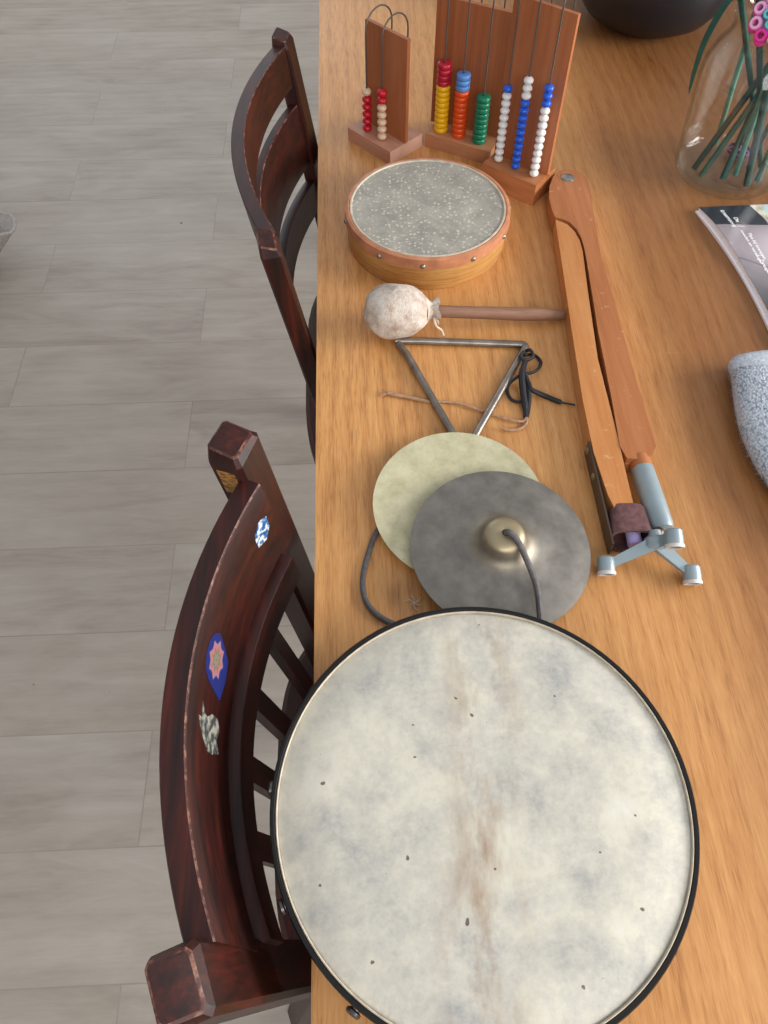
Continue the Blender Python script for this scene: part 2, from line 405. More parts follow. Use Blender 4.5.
class Rail:
    """a curved slat between the two posts: bows backwards (-x)"""
    def __init__(s, y0, y1, xe0, xe1, bow, ztop, height, thick, slope, power=2.0):
        s.__dict__.update(y0=y0, y1=y1, xe0=xe0, xe1=xe1, bow=bow, ztop=ztop, h=height, t=thick, sl=slope, pw=power)
    def pt(s, u, v, w):
        """u 0..1 along, v 0..1 top to bottom, w -.5 (back) .. +.5 (front)"""
        y = s.y0+(s.y1-s.y0)*u; q = 2*u-1
        x = s.xe0+(s.xe1-s.xe0)*u-s.bow*(1-abs(q)**s.pw)
        dx = s.bow*s.pw*abs(q)**(s.pw-1)*(1 if q > 0 else -1)*2+(s.xe1-s.xe0); dy = s.y1-s.y0
        L = sqrt(dx*dx+dy*dy); nx, ny = dy/L, -dx/L
        return Vector((x+nx*w*s.t+s.sl*s.h*v, y+ny*w*s.t, s.ztop-s.h*v))
    def mesh(s, n=28, worn=True, c=.06):
        bm = B(); rings = []
        for i in range(n+1):
            u = i/n
            rings.append([s.pt(u, v, w) for v, w in ((0, -.5+c), (0, .5-c), (.018, .5), (.982, .5), (1, .5-c), (1, -.5+c), (.982, -.5), (.018, -.5))])
        vs, fs = ring_loft(bm, rings)
        if worn:
            for i in range(n):
                for k in (1,):
                    fs[i*8+k].material_index = 1
        return bm
def sticker_on(rail, poly, mat, parent, label, name='sticker', off=.0006):
    """poly: (u, v) outline on the front face of a rail; a thin decal standing proud of it"""
    bm = B(); f = [bm.verts.new(rail.pt(u, v, .5+off/rail.t)) for u, v in poly]; b = [bm.verts.new(rail.pt(u, v, .5+.0001/rail.t)) for u, v in poly]
    bm.faces.new(f); n = len(f)
    for i in range(n): bm.faces.new((b[i], b[(i+1) % n], f[(i+1) % n], f[i]))
    c = sum((v.co for v in f), Vector())/n
    o = finish(bm, name, mat, parent, origin=c, smooth=False); o['label'] = label
    return o

def seat_mesh(cx, cy, rx, ry, z, th, n=56, pw=3.6):
    bm = B(); rings = []
    for k, zz in ((.93, z-th), (1, z-th*.75), (1, z-.006), (.975, z), (.6, z-.004), (.25, z-.008)):
        r = []
        for i in range(n):
            a = 2*pi*i/n; ca, sa = cos(a), sin(a)
            r.append((cx+rx*k*(abs(ca)**(2/pw))*(1 if ca > 0 else -1), cy+ry*k*(abs(sa)**(2/pw))*(1 if sa > 0 else -1), zz))
        rings.append(r)
    ring_loft(bm, rings); return bm
def chair_base(root, cx, cy, rx, ry, front):
    finish(seat_mesh(cx, cy, rx, ry, .46, .032), 'seat', M_mah, root)
    for sy in (-1, 1):
        bm = B(); x, y = cx+rx*.78, cy+sy*ry*.74
        tube(bm, [(x+.03, y+sy*.02, 0), (x+.015, y+sy*.01, .2), (x, y, .43)], [.014, .019, .019], 14)
        finish(bm, 'front_leg', M_mahz, root)

# near chair, slatted back
nc = thing('dining_chair', 'nearer dark red wooden chair with stickers on its spindle back', 'chair', (.1, .23, 0), 'dark wooden dining chairs')
XS, YS = .14, .06
T0, T1 = Vector((-.127, .018, .9)), Vector((-.122, .442, .9))
for T, sg, nm in ((T0, 1, 0), (T1, -1, 1)):
    bm = post_mesh(T, XS, YS*sg, .046, .034, .45, (-.135, T.y+(-.02 if sg > 0 else .02), 0), radians(20)*sg)
    o = finish(bm, 'back_post', [M_mahz, M_worn], nc, angle=18)
crest = Rail(.040, .416, -.119, -.106, .041, .870, .106, .020, XS)
o_crest = finish(crest.mesh(), 'crest_rail', [M_mah, M_worn], nc)
lower = Rail(.050, .410, -.097, -.088, .039, .742, .042, .018, XS)
finish(lower.mesh(), 'lower_rail', [M_mah, M_mah], nc)
for i in range(4):
    u = .225+.58*i/3
    p = lower.pt(u, .7, 0); q = Vector((p.x*.55+.002, .229+(p.y-.229)*.86, .452))
    bm = B(); beam(bm, q, p, .024, .011, (0, 1, 0)); bevel_all(bm, .002, 1)
    finish(bm, 'spindle', M_mahz, nc)
chair_base(nc, .115, .229, .240, .250, 1)

def sticker_mats():
    a = NT('blue_and_white_sticker'); n = a.noise(a.coord(), 190, 2); a.col(a.ramp(n, [(.44, lin(214, 216, 214)), (.5, lin(60, 130, 180)), (.6, lin(30, 80, 140))])); a.set(.4)
    b = NT('blue_mandala_sticker'); o = b.coord()
    s = b.new('SeparateXYZ'); b.l(o, s.inputs[0])
    r = b.math('SQRT', b.math('ADD', b.math('POWER', s.outputs['Y'], 2), b.math('POWER', b.math('MULTIPLY', s.outputs['Z'], 1.0), 2)))
    ang = b.math('ARCTAN2', s.outputs['Z'], s.outputs['Y'])
    pet = b.math('MULTIPLY', b.math('ABSOLUTE', b.math('SINE', b.math('MULTIPLY', ang, 4))), .004)
    rr = b.math('ADD', r, pet)
    b.col(b.ramp(b.math('MULTIPLY', rr, 40), [(.10, lin(50, 100, 104)), (.22, lin(160, 130, 96)), (.36, lin(80, 112, 108)), (.50, lin(180, 104, 90)), (.66, lin(150, 118, 140)), (.74, lin(30, 42, 110))])); b.set(.4)
    c = NT('grey_sticker'); n = c.noise(c.coord(), 140, 2); c.col(c.ramp(n, [(.42, lin(60, 66, 64)), (.52, lin(118, 120, 112)), (.62, lin(160, 154, 144))])); c.set(.5)
    d = NT('gold_label'); n = d.noise(d.coord((1, 1, 3)), 160, 3); d.col(d.ramp(n, [(.42, lin(110, 70, 24)), (.56, lin(176, 124, 56))])); d.set(.5)
    return a.m, b.m, c.m, d.m
SA, SB, SC, SD = sticker_mats()
sticker_on(crest, [(.905, .44), (.912, .36), (.945, .30), (.972, .36), (.968, .50), (.940, .58), (.905, .52)], SA, o_crest, 'small blue and white sticker near the end of the rail')
sticker_on(crest, [(.652, .40), (.638, .54), (.615, .70), (.570, .73), (.512, .66), (.532, .36), (.548, .27), (.58, .23), (.615, .24), (.640, .30)], SB, o_crest, 'blue sticker with a round flower pattern')
sticker_on(crest, [(.476, .30), (.455, .37), (.452, .42), (.468, .52), (.468, .66), (.445, .72), (.420, .66), (.392, .72), (.385, .64), (.398, .60), (.380, .58), (.378, .48), (.395, .38), (.415, .30), (.440, .24), (.442, .32)], SC, o_crest, 'worn grey and white sticker')
# gold label on the side of the far post
bm = B(); tn = radians(-20)
def side(a, dz, e):
    c = T1+Vector((XS*dz, -YS*dz, -dz)); qx, qy = a*.017, -.023-e
    return Vector((c.x+qx*cos(tn)-qy*sin(tn), c.y+qx*sin(tn)+qy*cos(tn), c.z))
pp = [(-.55, .020), (.50, .020), (.50, .052), (-.55, .052)]
f = [bm.verts.new(side(a, z, .0006)) for a, z in pp]; g = [bm.verts.new(side(a, z, -.0004)) for a, z in pp]
bm.faces.new(f)
for i in range(4): bm.faces.new((f[i], f[(i+1) % 4], g[(i+1) % 4], g[i]))
o = finish(bm, 'sticker', SD, nc, smooth=False); o['label'] = 'faded gold label on the side of the post'

# far chair, ladder back
fc = thing('dining_chair', 'farther dark wooden chair with curved slats across its back', 'chair', (.12, .95, 0), 'dark wooden dining chairs')
XF = .15
F0, F1 = Vector((-.1005, .724, .9)), Vector((-.0985, 1.176, .9))
for T, sg in ((F0, 1), (F1, -1)):
    bm = post_mesh(T, XF, .05*sg, .042, .024, .46, (-.06, T.y+(-.03 if sg > 0 else .03), 0), radians(10)*sg)
    finish(bm, 'back_post', [M_mahz, M_worn], fc, angle=18)
r1 = Rail(.738, 1.162, -.098, -.098, .048, .893, .055, .017, XF)
finish(r1.mesh(), 'crest_rail', [M_mah, M_worn], fc)
r2 = Rail(.744, 1.156, -.086, -.086, .048, .812, .095, .012, XF)
finish(r2.mesh(c=.10), 'back_slat', [M_mah, M_worn], fc)
r3 = Rail(.750, 1.150, -.070, -.070, .045, .69, .05, .014, XF)
finish(r3.mesh(c=.15, worn=False), 'back_slat', [M_mah, M_worn], fc)
chair_base(fc, .165, .945, .262, .295, 1)

# ------------------------------------------------------------------ big frame drum
DC = Vector((.0850, .1390)); DR = .1683; DH = .047
tilt = radians(2.6)
# built flat, then turned about its near edge: the far edge rests on the cymbal
def tilted(p):
    y = p.y-(DC.y-DR); z = p.z-TZ
    return Vector((p.x, DC.y-DR+y*cos(tilt)-z*sin(tilt), TZ+y*sin(tilt)+z*cos(tilt)))
fd = thing('frame_drum', 'large round frame drum with mottled cream skin and black hoop', 'drum', (DC.x, DC.y, TZ))
def drum_piece(prof, name, mat, n=128, parent=fd, close=False):
    bm = B(); vs = lathe(bm, prof, (DC.x, DC.y, TZ), n=n)
    if close:
        a, b = vs[0], vs[-1]
        for k in range(n): bm.faces.new((a[k], a[(k+1) % n], b[(k+1) % n], b[k]))
    for v in bm.verts: v.co = tilted(v.co)
    c = tilted(Vector((DC.x, DC.y, TZ+DH)))
    return finish(bm, name, mat, parent, origin=c if name == 'drumhead' else None)
drum_piece([(DR-.002, 0), (DR-.002, DH-.004), (DR-.008, DH-.004), (DR-.008, 0)], 'shell', plain('dark_brown_shell', lin(60, 40, 28), .5), close=True)
drum_piece([(0, DH+.0012), (.05, DH+.0012), (.12, DH+.001), (DR-.006, DH+.0005), (DR-.0035, DH-.001), (DR-.003, DH-.004), (DR-.006, DH-.005), (0, DH-.005)], 'drumhead', M_skin)
drum_piece([(DR-.0042, DH-.004), (DR-.0042, DH+.0022), (DR-.0035, DH+.003), (DR-.0027, DH+.0022), (DR-.0027, DH-.004)], 'skin_edge', M_lip, close=True)
drum_piece([(DR-.0025, DH-.016), (DR-.0025, DH+.0018), (DR-.0015, DH+.003), (DR+.001, DH+.003), (DR+.002, DH+.0015), (DR+.002, DH-.016)], 'hoop', M_black, close=True)
M_nick = plain('nickel_bracket', lin(120, 116, 112), .35, .9)
for a in (172, 202, 232, 262, 292, 322, 352, 22, 52, 82, 112, 142):
    A = radians(a); c = Vector((DC.x+cos(A)*(DR+.0025), DC.y+sin(A)*(DR+.0018), TZ+DH-.028))
    bm = B(); lathe(bm, [(0, .0), (.004, 0), (.004, .002), (.0060, .003), (.0062, .0050), (.005, .0066), (0, .007)], c, (cos(A), sin(A), 0), 16)
    for v in bm.verts: v.co = tilted(v.co)
    finish(bm, 'tension_knob', M_nick, fd)

# ------------------------------------------------------------------ small hand drum
HC = Vector((.0975, .9135)); HR = .111; HH = .050
hd = thing('hand_drum', 'small shallow wooden drum with speckled grey skin and round studs', 'drum', (HC.x, HC.y, TZ))
def hp(prof, name, mat, close=True, n=96, origin=None):
    bm = B(); vs = lathe(bm, prof, (HC.x, HC.y, TZ), n=n)
    if close:
        a, b = vs[0], vs[-1]
        for k in range(n): bm.faces.new((a[k], a[(k+1) % n], b[(k+1) % n], b[k]))
    return finish(bm, name, mat, hd, origin=origin)
def shell_mat():
    t = NT('bent_ash_shell'); o = t.coord((1, 1, 14))
    n = t.noise(o, 22, 4, .6); n2 = t.noise(t.coord((1, 1, 20)), 90, 2)
    f = t.math('ADD', t.math('MULTIPLY', n, .7), t.math('MULTIPLY', n2, .3))
    t.col(t.ramp(f, [(.35, lin(170, 120, 66)), (.52, lin(198, 150, 88)), (.7, lin(212, 170, 108))])); return t.set(.38)
hp([(HR-.009, 0), (HR-.003, 0), (HR-.0015, .002), (HR, HH-.003), (HR-.002, HH-.001), (HR-.008, HH-.002)], 'shell', shell_mat())
hp([(0, HH), (HR-.012, HH), (HR-.0045, HH-.0002), (HR-.003, HH-.004), (0, HH-.004)], 'drumhead', M_gskin, False, origin=(HC.x, HC.y, TZ+HH))
hp([(HR-.006, HH+.0002), (HR-.003, HH+.0016), (HR+.0012, HH+.0002), (HR+.0018, HH-.013), (HR-.0002, HH-.0145), (HR-.001, HH-.002)], 'hide_band', M_band)
hp([(HR-.0085, HH+.0001), (HR-.0075, HH+.0016), (HR-.0055, HH+.0016), (HR-.005, HH+.0001)], 'skin_edge', M_lip)
for k in (-172, -128, -97, -62, -30, 2, 38, 78, 116, 152):
    A = radians(k); c = (HC.x+cos(A)*(HR+.0012), HC.y+sin(A)*(HR+.0012), TZ+HH-.009)
    bm = B(); lathe(bm, [(.0036, -.001), (.0036, .0004), (.0030, .0020), (.0016, .0030), (0, .0033)], c, (cos(A), sin(A), 0), 14)
    finish(bm, 'stud', M_steel, hd)

# ------------------------------------------------------------------ abacuses
def bead_mesh(name, r, h, disc, mat):
    bm = B()
    if disc: prof = [(.002, -h/2), (r*.82, -h/2), (r*.95, -h*.40), (r, -h*.18), (r, h*.12), (r*.93, h*.38), (r*.80, h/2), (.002, h/2)]
    else:
        prof = [(.0016, -h/2)]
        for i in range(1, 12):
            a = -pi/2+pi*i/12; prof.append((max(r*cos(a), .0017), h/2*sin(a)))
        prof.append((.0016, h/2))
    lathe(bm, prof, (0, 0, 0), n=24)
    bmesh.ops.recalc_face_normals(bm, faces=bm.faces[:])
    me = bpy.data.meshes.new(name); bm.to_mesh(me); bm.free(); me.materials.append(mat)
    for p in me.polygons: p.use_smooth = True
    me.set_sharp_from_angle(angle=radians(50))
    return me
def paint(name, c): return plain(name, c, .28, 0, .05, 30)
PAINT = {k: paint(k.replace(' ', '_')+'_bead_paint', lin(*c)) for k, c in {
    'red': (196, 24, 44), 'cream': (222, 190, 160), 'crimson': (178, 26, 50), 'yellow': (236, 184, 20), 'sky blue': (84, 134, 200),
    'orange': (222, 78, 24), 'green': (14, 120, 88), 'white': (226, 226, 226), 'blue': (34, 92, 208)}.items()}
def abacus(label, FL, ux, L, depth, zb, panel_d, panel_x0, ptop, pth, wires, wz, wr, wdepth, wback, r, pitch, disc, base_mat, end_mat):
    ux = Vector(ux).normalized(); uy = Vector((-ux.y, ux.x))
    P = lambda a, d: (FL[0]+ux.x*a+uy.x*d, FL[1]+ux.y*a+uy.y*d)
    root = thing('abacus', label, 'abacus', (*P(L/2, depth/2), TZ), 'upright abacuses on the table')
    bm = B(); box(bm, P(0, 0), ux, uy, L, depth, TZ, zb); bevel_all(bm, .0012, 1)
    for f in bm.faces:
        n = f.normal
        if abs(n.z) < .5 and n.x*ux.x+n.y*ux.y > .8: f.material_index = 1
    finish(bm, 'base', [base_mat, end_mat], root)
    bm = B(); box(bm, P(panel_x0, panel_d-pth/2), ux, uy, L-panel_x0, pth, zb-.004, ptop); bevel_all(bm, .001, 1)
    finish(bm, 'divider_panel', [M_abw], root)
    meshes = {}
    for a, seq in wires:
        rad = (wback-wdepth)/2; pts = [(*P(a, wdepth), zb-.004), (*P(a, wdepth), (zb+wz)/2), (*P(a, wdepth), wz-rad)]
        for k in range(1, 12):
            t = pi*k/12; pts.append((*P(a, wdepth+rad-rad*cos(t)), wz-rad+rad*sin(t)))
        pts += [(*P(a, wback), wz-rad), (*P(a, wback), (zb+wz)/2), (*P(a, wback), zb-.004)]
        bm = B(); tube(bm, pts, wr, 10); wire = finish(bm, 'wire', M_wire, root)
        z = zb
        for colr, n in seq:
            if colr not in meshes: meshes[colr] = bead_mesh('bead_'+colr.replace(' ', '_'), r, pitch*.99, disc, PAINT[colr])
            for i in range(n):
                o = bpy.data.objects.new('bead', meshes[colr]); COL.objects.link(o); o.parent = root
                o.location = Vector((*P(a, wdepth), z+pitch/2))-root.location; o['label'] = colr+' bead'; z += pitch
    return root
abacus('smallest abacus, two wire arches with red and cream round beads', (-.008, 1.156), (.674, -.739), .0934, .0703, .771, .035, .010, .920, .006,
       [(.0285, [('red', 5), ('cream', 1)]), (.0605, [('cream', 5), ('red', 2)])], .940, .0012, .0150, .067, .0073, .0110, False, M_abp, plain('pale_end_grain', lin(206, 164, 144), .55))
abacus('middle abacus carrying yellow, orange and green disc beads', (.1115, 1.1345), (.866, -.5), .108, .070, .771, .044, -.010, .947, .007,
       [(.0175, [('yellow', 9), ('crimson', 4)]), (.048, [('orange', 9), ('sky blue', 3)]), (.082, [('green', 9)])], .985, .0012, .018, .062, .0107, .0079, True, M_abb, M_abb)
abacus('rightmost abacus, three wires of small white and blue beads', (.188, 1.035), (.771, -.637), .0905, .056, .783, .034, 0, .996, .006,
       [(.0155, [('white', 10), ('blue', 1)]), (.0445, [('blue', 10), ('white', 3)]), (.0755, [('white', 10), ('blue', 3)])], 1.02, .0012, .0175, .0475, .0066, .0101, False, wood('orange_base', lin(150, 94, 58), lin(174, 112, 72), lin(190, 132, 90), along=-.69, gs=60), M_cw2)

# ------------------------------------------------------------------ mallet
ml = thing('drum_mallet', 'felt-headed mallet with brown wooden handle lying behind the triangle', 'mallet', (.05, .73, TZ))
hc = Vector((.047, .728, TZ+.0345)); he = Vector((.256, .738, TZ+.009)); ax = (Vector((.258, .738, hc.z-.012))-hc).normalized()
def felt():
    t = NT('worn_cream_felt'); o = t.coord(); n = t.noise(o, 60, 5, .7); n2 = t.noise(o, 500, 2)
    t.col(t.ramp(n, [(.35, lin(176, 156, 140)), (.52, lin(206, 194, 182)), (.7, lin(224, 216, 206))])); t.bump(t.math('ADD', n, t.math('MULTIPLY', n2, .4)), .7, .003); t.set(.95, 0, .1); return t.m
M_felt = felt()
bm = B(); prof = []
for i in range(25):
    a = pi*i/24; x = -cos(a)
    rr = .0335*(sin(a)**.78)*(1-.10*x-.05*max(0, x)**2)
    prof.append((max(rr, 0), x*.0405))
lathe(bm, prof, hc, ax, 40)
for v in bm.verts:
    d = v.co-hc; v.co += d.normalized()*(.0011*sin(d.x*160+1)*cos(d.y*140)+.0008*sin(d.z*230+d.x*90))
finish(bm, 'felt_head', M_felt, ml)
bm = B(); rings = []; c0 = hc+ax*.036
U = ax.cross(Vector((0, 0, 1))).normalized(); V = U.cross(ax)
for t, rr, wv in ((0, .0165, 0), (.004, .012, 0), (.007, .0105, .0), (.011, .0125, .0018), (.015, .0150, .003)):
    rings.append([c0+ax*(t+wv*.6*sin(5*2*pi*k/40))+(U*cos(2*pi*k/40)+V*sin(2*pi*k/40))*(rr+wv*sin(7*2*pi*k/40)) for k in range(40)])
ring_loft(bm, rings, cap=False)
finish(bm, 'gathered_frill', M_felt, ml)
bm = B(); tube(bm, catmull([c0+ax*.009+U*.010-V*.004, c0+ax*.012+U*.017-V*.010, c0+ax*.019+U*.018-V*.016, c0+ax*.022+U*.023-V*.021], 5), .0014, 8)
finish(bm, 'tie_string', plain('cream_string', lin(206, 190, 168), .9), ml)
bm = B(); h0 = hc+ax*.025; h1 = Vector((.261, .740, TZ+.0085))
pts = [h0+(h1-h0)*(i/12) for i in range(13)]
tube(bm, pts, [.0078, .0077, .0076, .0076, .0076, .0077, .0079, .0082, .0084, .0084, .0081, .0074, .0062], 16)
finish(bm, 'handle', M_handle, ml)

# ------------------------------------------------------------------ triangle with its cords
tr = thing('musical_triangle', 'steel triangle lying open on the table between mallet and cymbals', 'triangle', (.12, .64, TZ))
ztr = TZ+.0050
A_ = Vector((.050, .7025, ztr)); B_ = Vector((.2085, .6935, ztr)); C_ = Vector((.1135, .525, ztr))
def corner(p, a, b, r=.009, n=6):
    u = (a-p).normalized(); v = (b-p).normalized(); o = []
    for i in range(n+1):
        t = i/n; o.append((p+u*r)*(1-t)**2+p*2*t*(1-t)+(p+v*r)*t**2)
    return o
cs = Vector((.0, .0, 0))
pts = [A_+Vector((-.006, .0045, 0)), A_+Vector((.03, .0025, 0))] + corner(B_, A_, C_) + corner(C_, B_, A_) + [A_+(C_-A_)*.10, A_+Vector((-.0025, -.0015, 0))]
dense = []
for p, q in zip(pts, pts[1:]):
    k = max(1, int((q-p).length/.02))
    dense += [p+(q-p)*(i/k) for i in range(k)]
dense.append(pts[-1])
bm = B(); tube(bm, dense, .0046, 14); finish(bm, 'steel_rod', M_dsteel, tr)
Z = TZ+.003
def pix(seq, z=None): return [at(x, y, (z or Z)) if len(q) == 2 else at(x, y, q[2]) for q in seq for x, y in [q[:2]]]
def cord(name, seq, r, mat, label=None, n=6, flat=1.0, parent=tr):
    bm = B(); P = catmull(pix(seq), n); tube(bm, P, r, 8, flat); o = finish(bm, name, mat, parent)
    if label: o['label'] = label
    return o
cord('cord_wrap', [(523, 352, TZ+.004), (530, 350, TZ+.011), (533, 356, TZ+.008), (527, 360, TZ+.010), (520, 357, TZ+.012), (524, 352, TZ+.009)], .0022, M_blackcord)
cord('lace_loop', [(524, 355, TZ+.009), (534, 355), (541, 362), (538, 369, TZ+.006), (531, 373, TZ+.008), (521, 375, TZ+.009), (511, 382, TZ+.007), (507, 390), (511, 399), (518, 402), (523, 400, TZ+.007)], .0020, M_blackcord, 'black looped lace')
cord('lace_end', [(525, 362, TZ+.010), (522, 374, TZ+.012), (523, 390, TZ+.009), (525, 405, TZ+.005), (526, 417)], [.0036, .0042, .004, .0032], M_blackcord, 'thick black lace end')
cord('lace_end', [(524, 372, TZ+.012), (529, 384, TZ+.010), (532, 390, TZ+.008), (545, 396), (560, 402), (575, 405)], [.0028, .003, .0032, .0012], M_blackcord, 'black lace end pointing to the right')
cord('lace_end', [(527, 380, TZ+.009), (529, 395, TZ+.006), (528, 408), (526, 418)], .0030, M_blackcord)
cord('twine', [(388, 393), (396, 395), (408, 397), (421, 400), (434, 402, TZ+.0015), (448, 402, TZ+.002), (462, 404), (474, 408), (488, 413, TZ+.002), (504, 418), (516, 421), (524, 421), (527, 416, TZ+.004)], [.0024, .002, .0017, .0016, .0016], M_twine, 'frayed natural twine')
cord('twine', [(527, 416, TZ+.004), (526, 424), (519, 429), (508, 430), (499, 427)], [.0017, .0016, .0012], M_twine)
for dx, dy in ((-1, -3), (-3, 1), (-2, 3)):
    cord('twine_fray', [(390, 393), (386+dx, 393+dy*.6), (382+dx, 393+dy)], [.0010, .0004], M_twine, n=3)

# ------------------------------------------------------------------ cymbals
def cymbal(name, label, center, normal, R, prof, mat, group):
    root = thing(name, label, 'cymbal', center, group)
    return root
def disc(root, prof, center, normal, mat, name):
    """thin bronze shell: profile on top, copied 1.2 mm below"""
    th = .0012
    full = prof + [(r, h-th) for r, h in prof[::-1]]
    bm = B(); vs = lathe(bm, full, (0, 0, 0), n=96); a, b = vs[0], vs[-1]
    for k in range(96): bm.faces.new((a[k], a[(k+1) % 96], b[(k+1) % 96], b[k]))
    bmesh.ops.recalc_face_normals(bm, faces=bm.faces[:])
    q = Vector((0, 0, 1)).rotation_difference(Vector(normal).normalized())
    me = bpy.data.meshes.new(name); bm.to_mesh(me); bm.free(); me.materials.append(mat)
    for p in me.polygons: p.use_smooth = True
    me.set_sharp_from_angle(angle=radians(40))
    o = bpy.data.objects.new(name, me); COL.objects.link(o); o.parent = root
    o.location = Vector(center)-root.location; o.rotation_mode = 'QUATERNION'; o.rotation_quaternion = q
    return o
GC = 'pair of hand cymbals'
rc = Vector((.0995, .452, TZ+.0125))
c1 = thing('hand_cymbal', 'pale brass cymbal lying face up, half under the darker one', 'cymbal', (rc.x, rc.y, TZ), GC)
# the rear one lies on its bell, hollow side up
disc(c1, [(.0035, -.0090), (.010, -.0085), (.020, -.0035), (.028, -.0012), (.05, .0), (.08, .0016), (.0925, .0028)], rc, (.015, -.065, 1), M_brass, 'plate')
bm = B(); tube(bm, catmull([rc+Vector((0, 0, -.006)), (.07, .455, TZ+.005), (.035, .452, TZ+.0035), (.012, .430, TZ+.003), (-.001, .396, TZ+.003), (-.0065, .365, TZ+.003), (-.002, .343, TZ+.003), (.012, .327, TZ+.003), (.034, .316, TZ+.003), (.06, .312, TZ+.003)], 7), .0030, 10, .8)
finish(bm, 'strap', M_cordg, c1)
fcn = Vector((.1360, .3930, TZ+.0265))
c2 = thing('hand_cymbal', 'dull grey bronze cymbal with raised bell on top of the pale one', 'cymbal', (fcn.x, fcn.y, TZ), GC)
nrm = Vector((.035, -.06, 1)).normalized()
disc(c2, [(.0034, .0250), (.0045, .0256), (.0130, .0247), (.0180, .0226), (.0208, .0188), (.0226, .0138), (.0258, .0088), (.0315, .0046), (.040, .0018), (.06, -.0012), (.08, -.0042), (.0925, -.0068)], fcn, nrm, M_bronze, 'plate')
hole = fcn+nrm*.0255
bm = B(); tube(bm, catmull([hole-nrm*.012, hole-nrm*.002, hole+nrm*.0035+Vector((.002, -.002, 0)), hole+Vector((.010, -.010, .0005)), (.1565, .366, TZ+.038), (.1635, .343, TZ+.029), (.1640, .318, TZ+.0235), (.163, .300, TZ+.0205), (.160, .29, TZ+.0195)], 6), .0031, 10)
finish(bm, 'strap', M_cordg, c2)
bm = B(); lathe(bm, [(0, -.003), (.0036, -.003), (.0036, .0002), (0, .0003)], hole, nrm, 20)
finish(bm, 'strap_hole', M_blackcord, c2)

# ------------------------------------------------------------------ blackboard compass
cp = thing('blackboard_compass', 'folded wooden blackboard compass with grey metal tripod foot', 'compass', (.30, .7, TZ))
ZT = TZ+.026
pl = lambda seq: [(p.x, p.y) for p in (at(x, y, ZT) for x, y in seq)]
curve_ = [(555, 217), (562, 219), (569, 222), (576, 229), (581, 238), (584, 249)]
bm = B()
prism(bm, pl([(549, 198), (549.5, 186), (553, 176.5), (560, 170.5), (569, 169), (579, 171.5), (586, 178), (589.5, 188), (601, 256), (617, 310), (631, 362), (653, 436), (656, 446), (652, 455), (640, 459), (627, 458), (620, 446), (612, 400), (598, 330), (587, 262), (584.5, 249), (581.5, 238), (576.5, 229), (569.5, 222), (562.5, 219), (555, 217), (552, 210)]), TZ+.003, ZT)
rub(bm, .0030)
finish(bm, 'right_leg', [M_cw2, M_vedge], cp)
bm = B()
prism(bm, pl([(555.5, 219), (561.5, 221), (568, 224), (575, 231), (580, 240), (583, 251), (588, 290), (598, 358), (610, 405), (621, 449), (628, 480), (637, 517), (621, 520), (608, 494), (594, 452), (583, 400), (572, 330), (562, 262)]), TZ+.001, ZT-.001)
rub(bm, .0022)
finish(bm, 'left_leg', [M_cw1, M_vedge], cp)
rv = at(568, 178, ZT)
bm = B(); lathe(bm, [(.0095, -.001), (.0095, .0006), (.0075, .0018), (.003, .0024), (0, .0024)], rv, n=28)
finish(bm, 'rivet', M_steel, cp)
t0, t1 = at(642, 469, TZ+.0152), at(663, 531, TZ+.0175)
td = (t1-t0).normalized(); Lt = (t1-t0).length
bm = B(); lathe(bm, [(0, 0), (.0112, 0), (.0122, .001), (.0124, Lt*.5), (.0122, Lt-.006), (.0108, Lt-.001), (.006, Lt), (0, Lt)], t0, td, 36)
tube_o = finish(bm, 'metal_tube', M_grey, cp)
bm = B(); lathe(bm, [(0, -.014), (.0122, -.014), (.0126, -.008), (.0118, .001), (0, .001)], t0, td, 28)
finish(bm, 'turned_collar', M_cw2, cp)
jb = at(658, 533, TZ+.020)
bm = B(); lathe(bm, [(0, -.007), (.004, -.006), (.0066, -.002), (.0066, .002), (.004, .006), (.0026, .0075), (.0026, .014), (0, .014)], jb, (at(656, 548, TZ+.022)-jb).normalized(), 20)
finish(bm, 'ball_joint', plain('dark_bronze', lin(86, 70, 60), .4, .8), cp)
hub = Vector((.2945, .3905, TZ+.0225))
fL, fR, fT = Vector((.2425, .3725, TZ+.0106)), Vector((.3275, .3585, TZ+.0106)), Vector((.3035, .381, TZ+.046))
fax = Vector((-.06, -1, -.35)).normalized()
bm = B()
for f_, w0, w1 in ((fL, .0145, .0085), (fR, .0145, .0085), (fT, .014, .011)):
    d = (f_-hub); n_ = d.normalized()
    beam(bm, hub-n_*.004, f_-n_*.002, w0, .0085, fax, w1/w0)
bevel_all(bm, .0018, 2)
lathe(bm, [(0, -.0065), (.009, -.0065), (.0115, -.004), (.0115, .004), (.007, .0075), (.0055, .013), (0, .0135)], hub, -fax, 24)
trp = finish(bm, 'tripod', M_grey, cp)
M_rub = plain('white_rubber', lin(206, 198, 190), .6)
for f_ in (fL, fR, fT):
    bm = B(); lathe(bm, [(0, -.0095), (.0068, -.0095), (.0084, -.0078), (.0090, 0), (.0090, .0085), (.0062, .0086), (.0058, .004), (0, .004)], f_, fax, 28)
    ft = finish(bm, 'foot', M_grey, trp)
    bm = B(); vs = lathe(bm, [(.0092, .0060), (.0098, .0080), (.0092, .0098), (.0062, .0094), (.0062, .0062)], f_, fax, 28); a, b = vs[0], vs[-1]
    for k in range(28): bm.faces.new((a[k], a[(k+1) % 28], b[(k+1) % 28], b[k]))
    finish(bm, 'foot_rim', M_rub, trp)
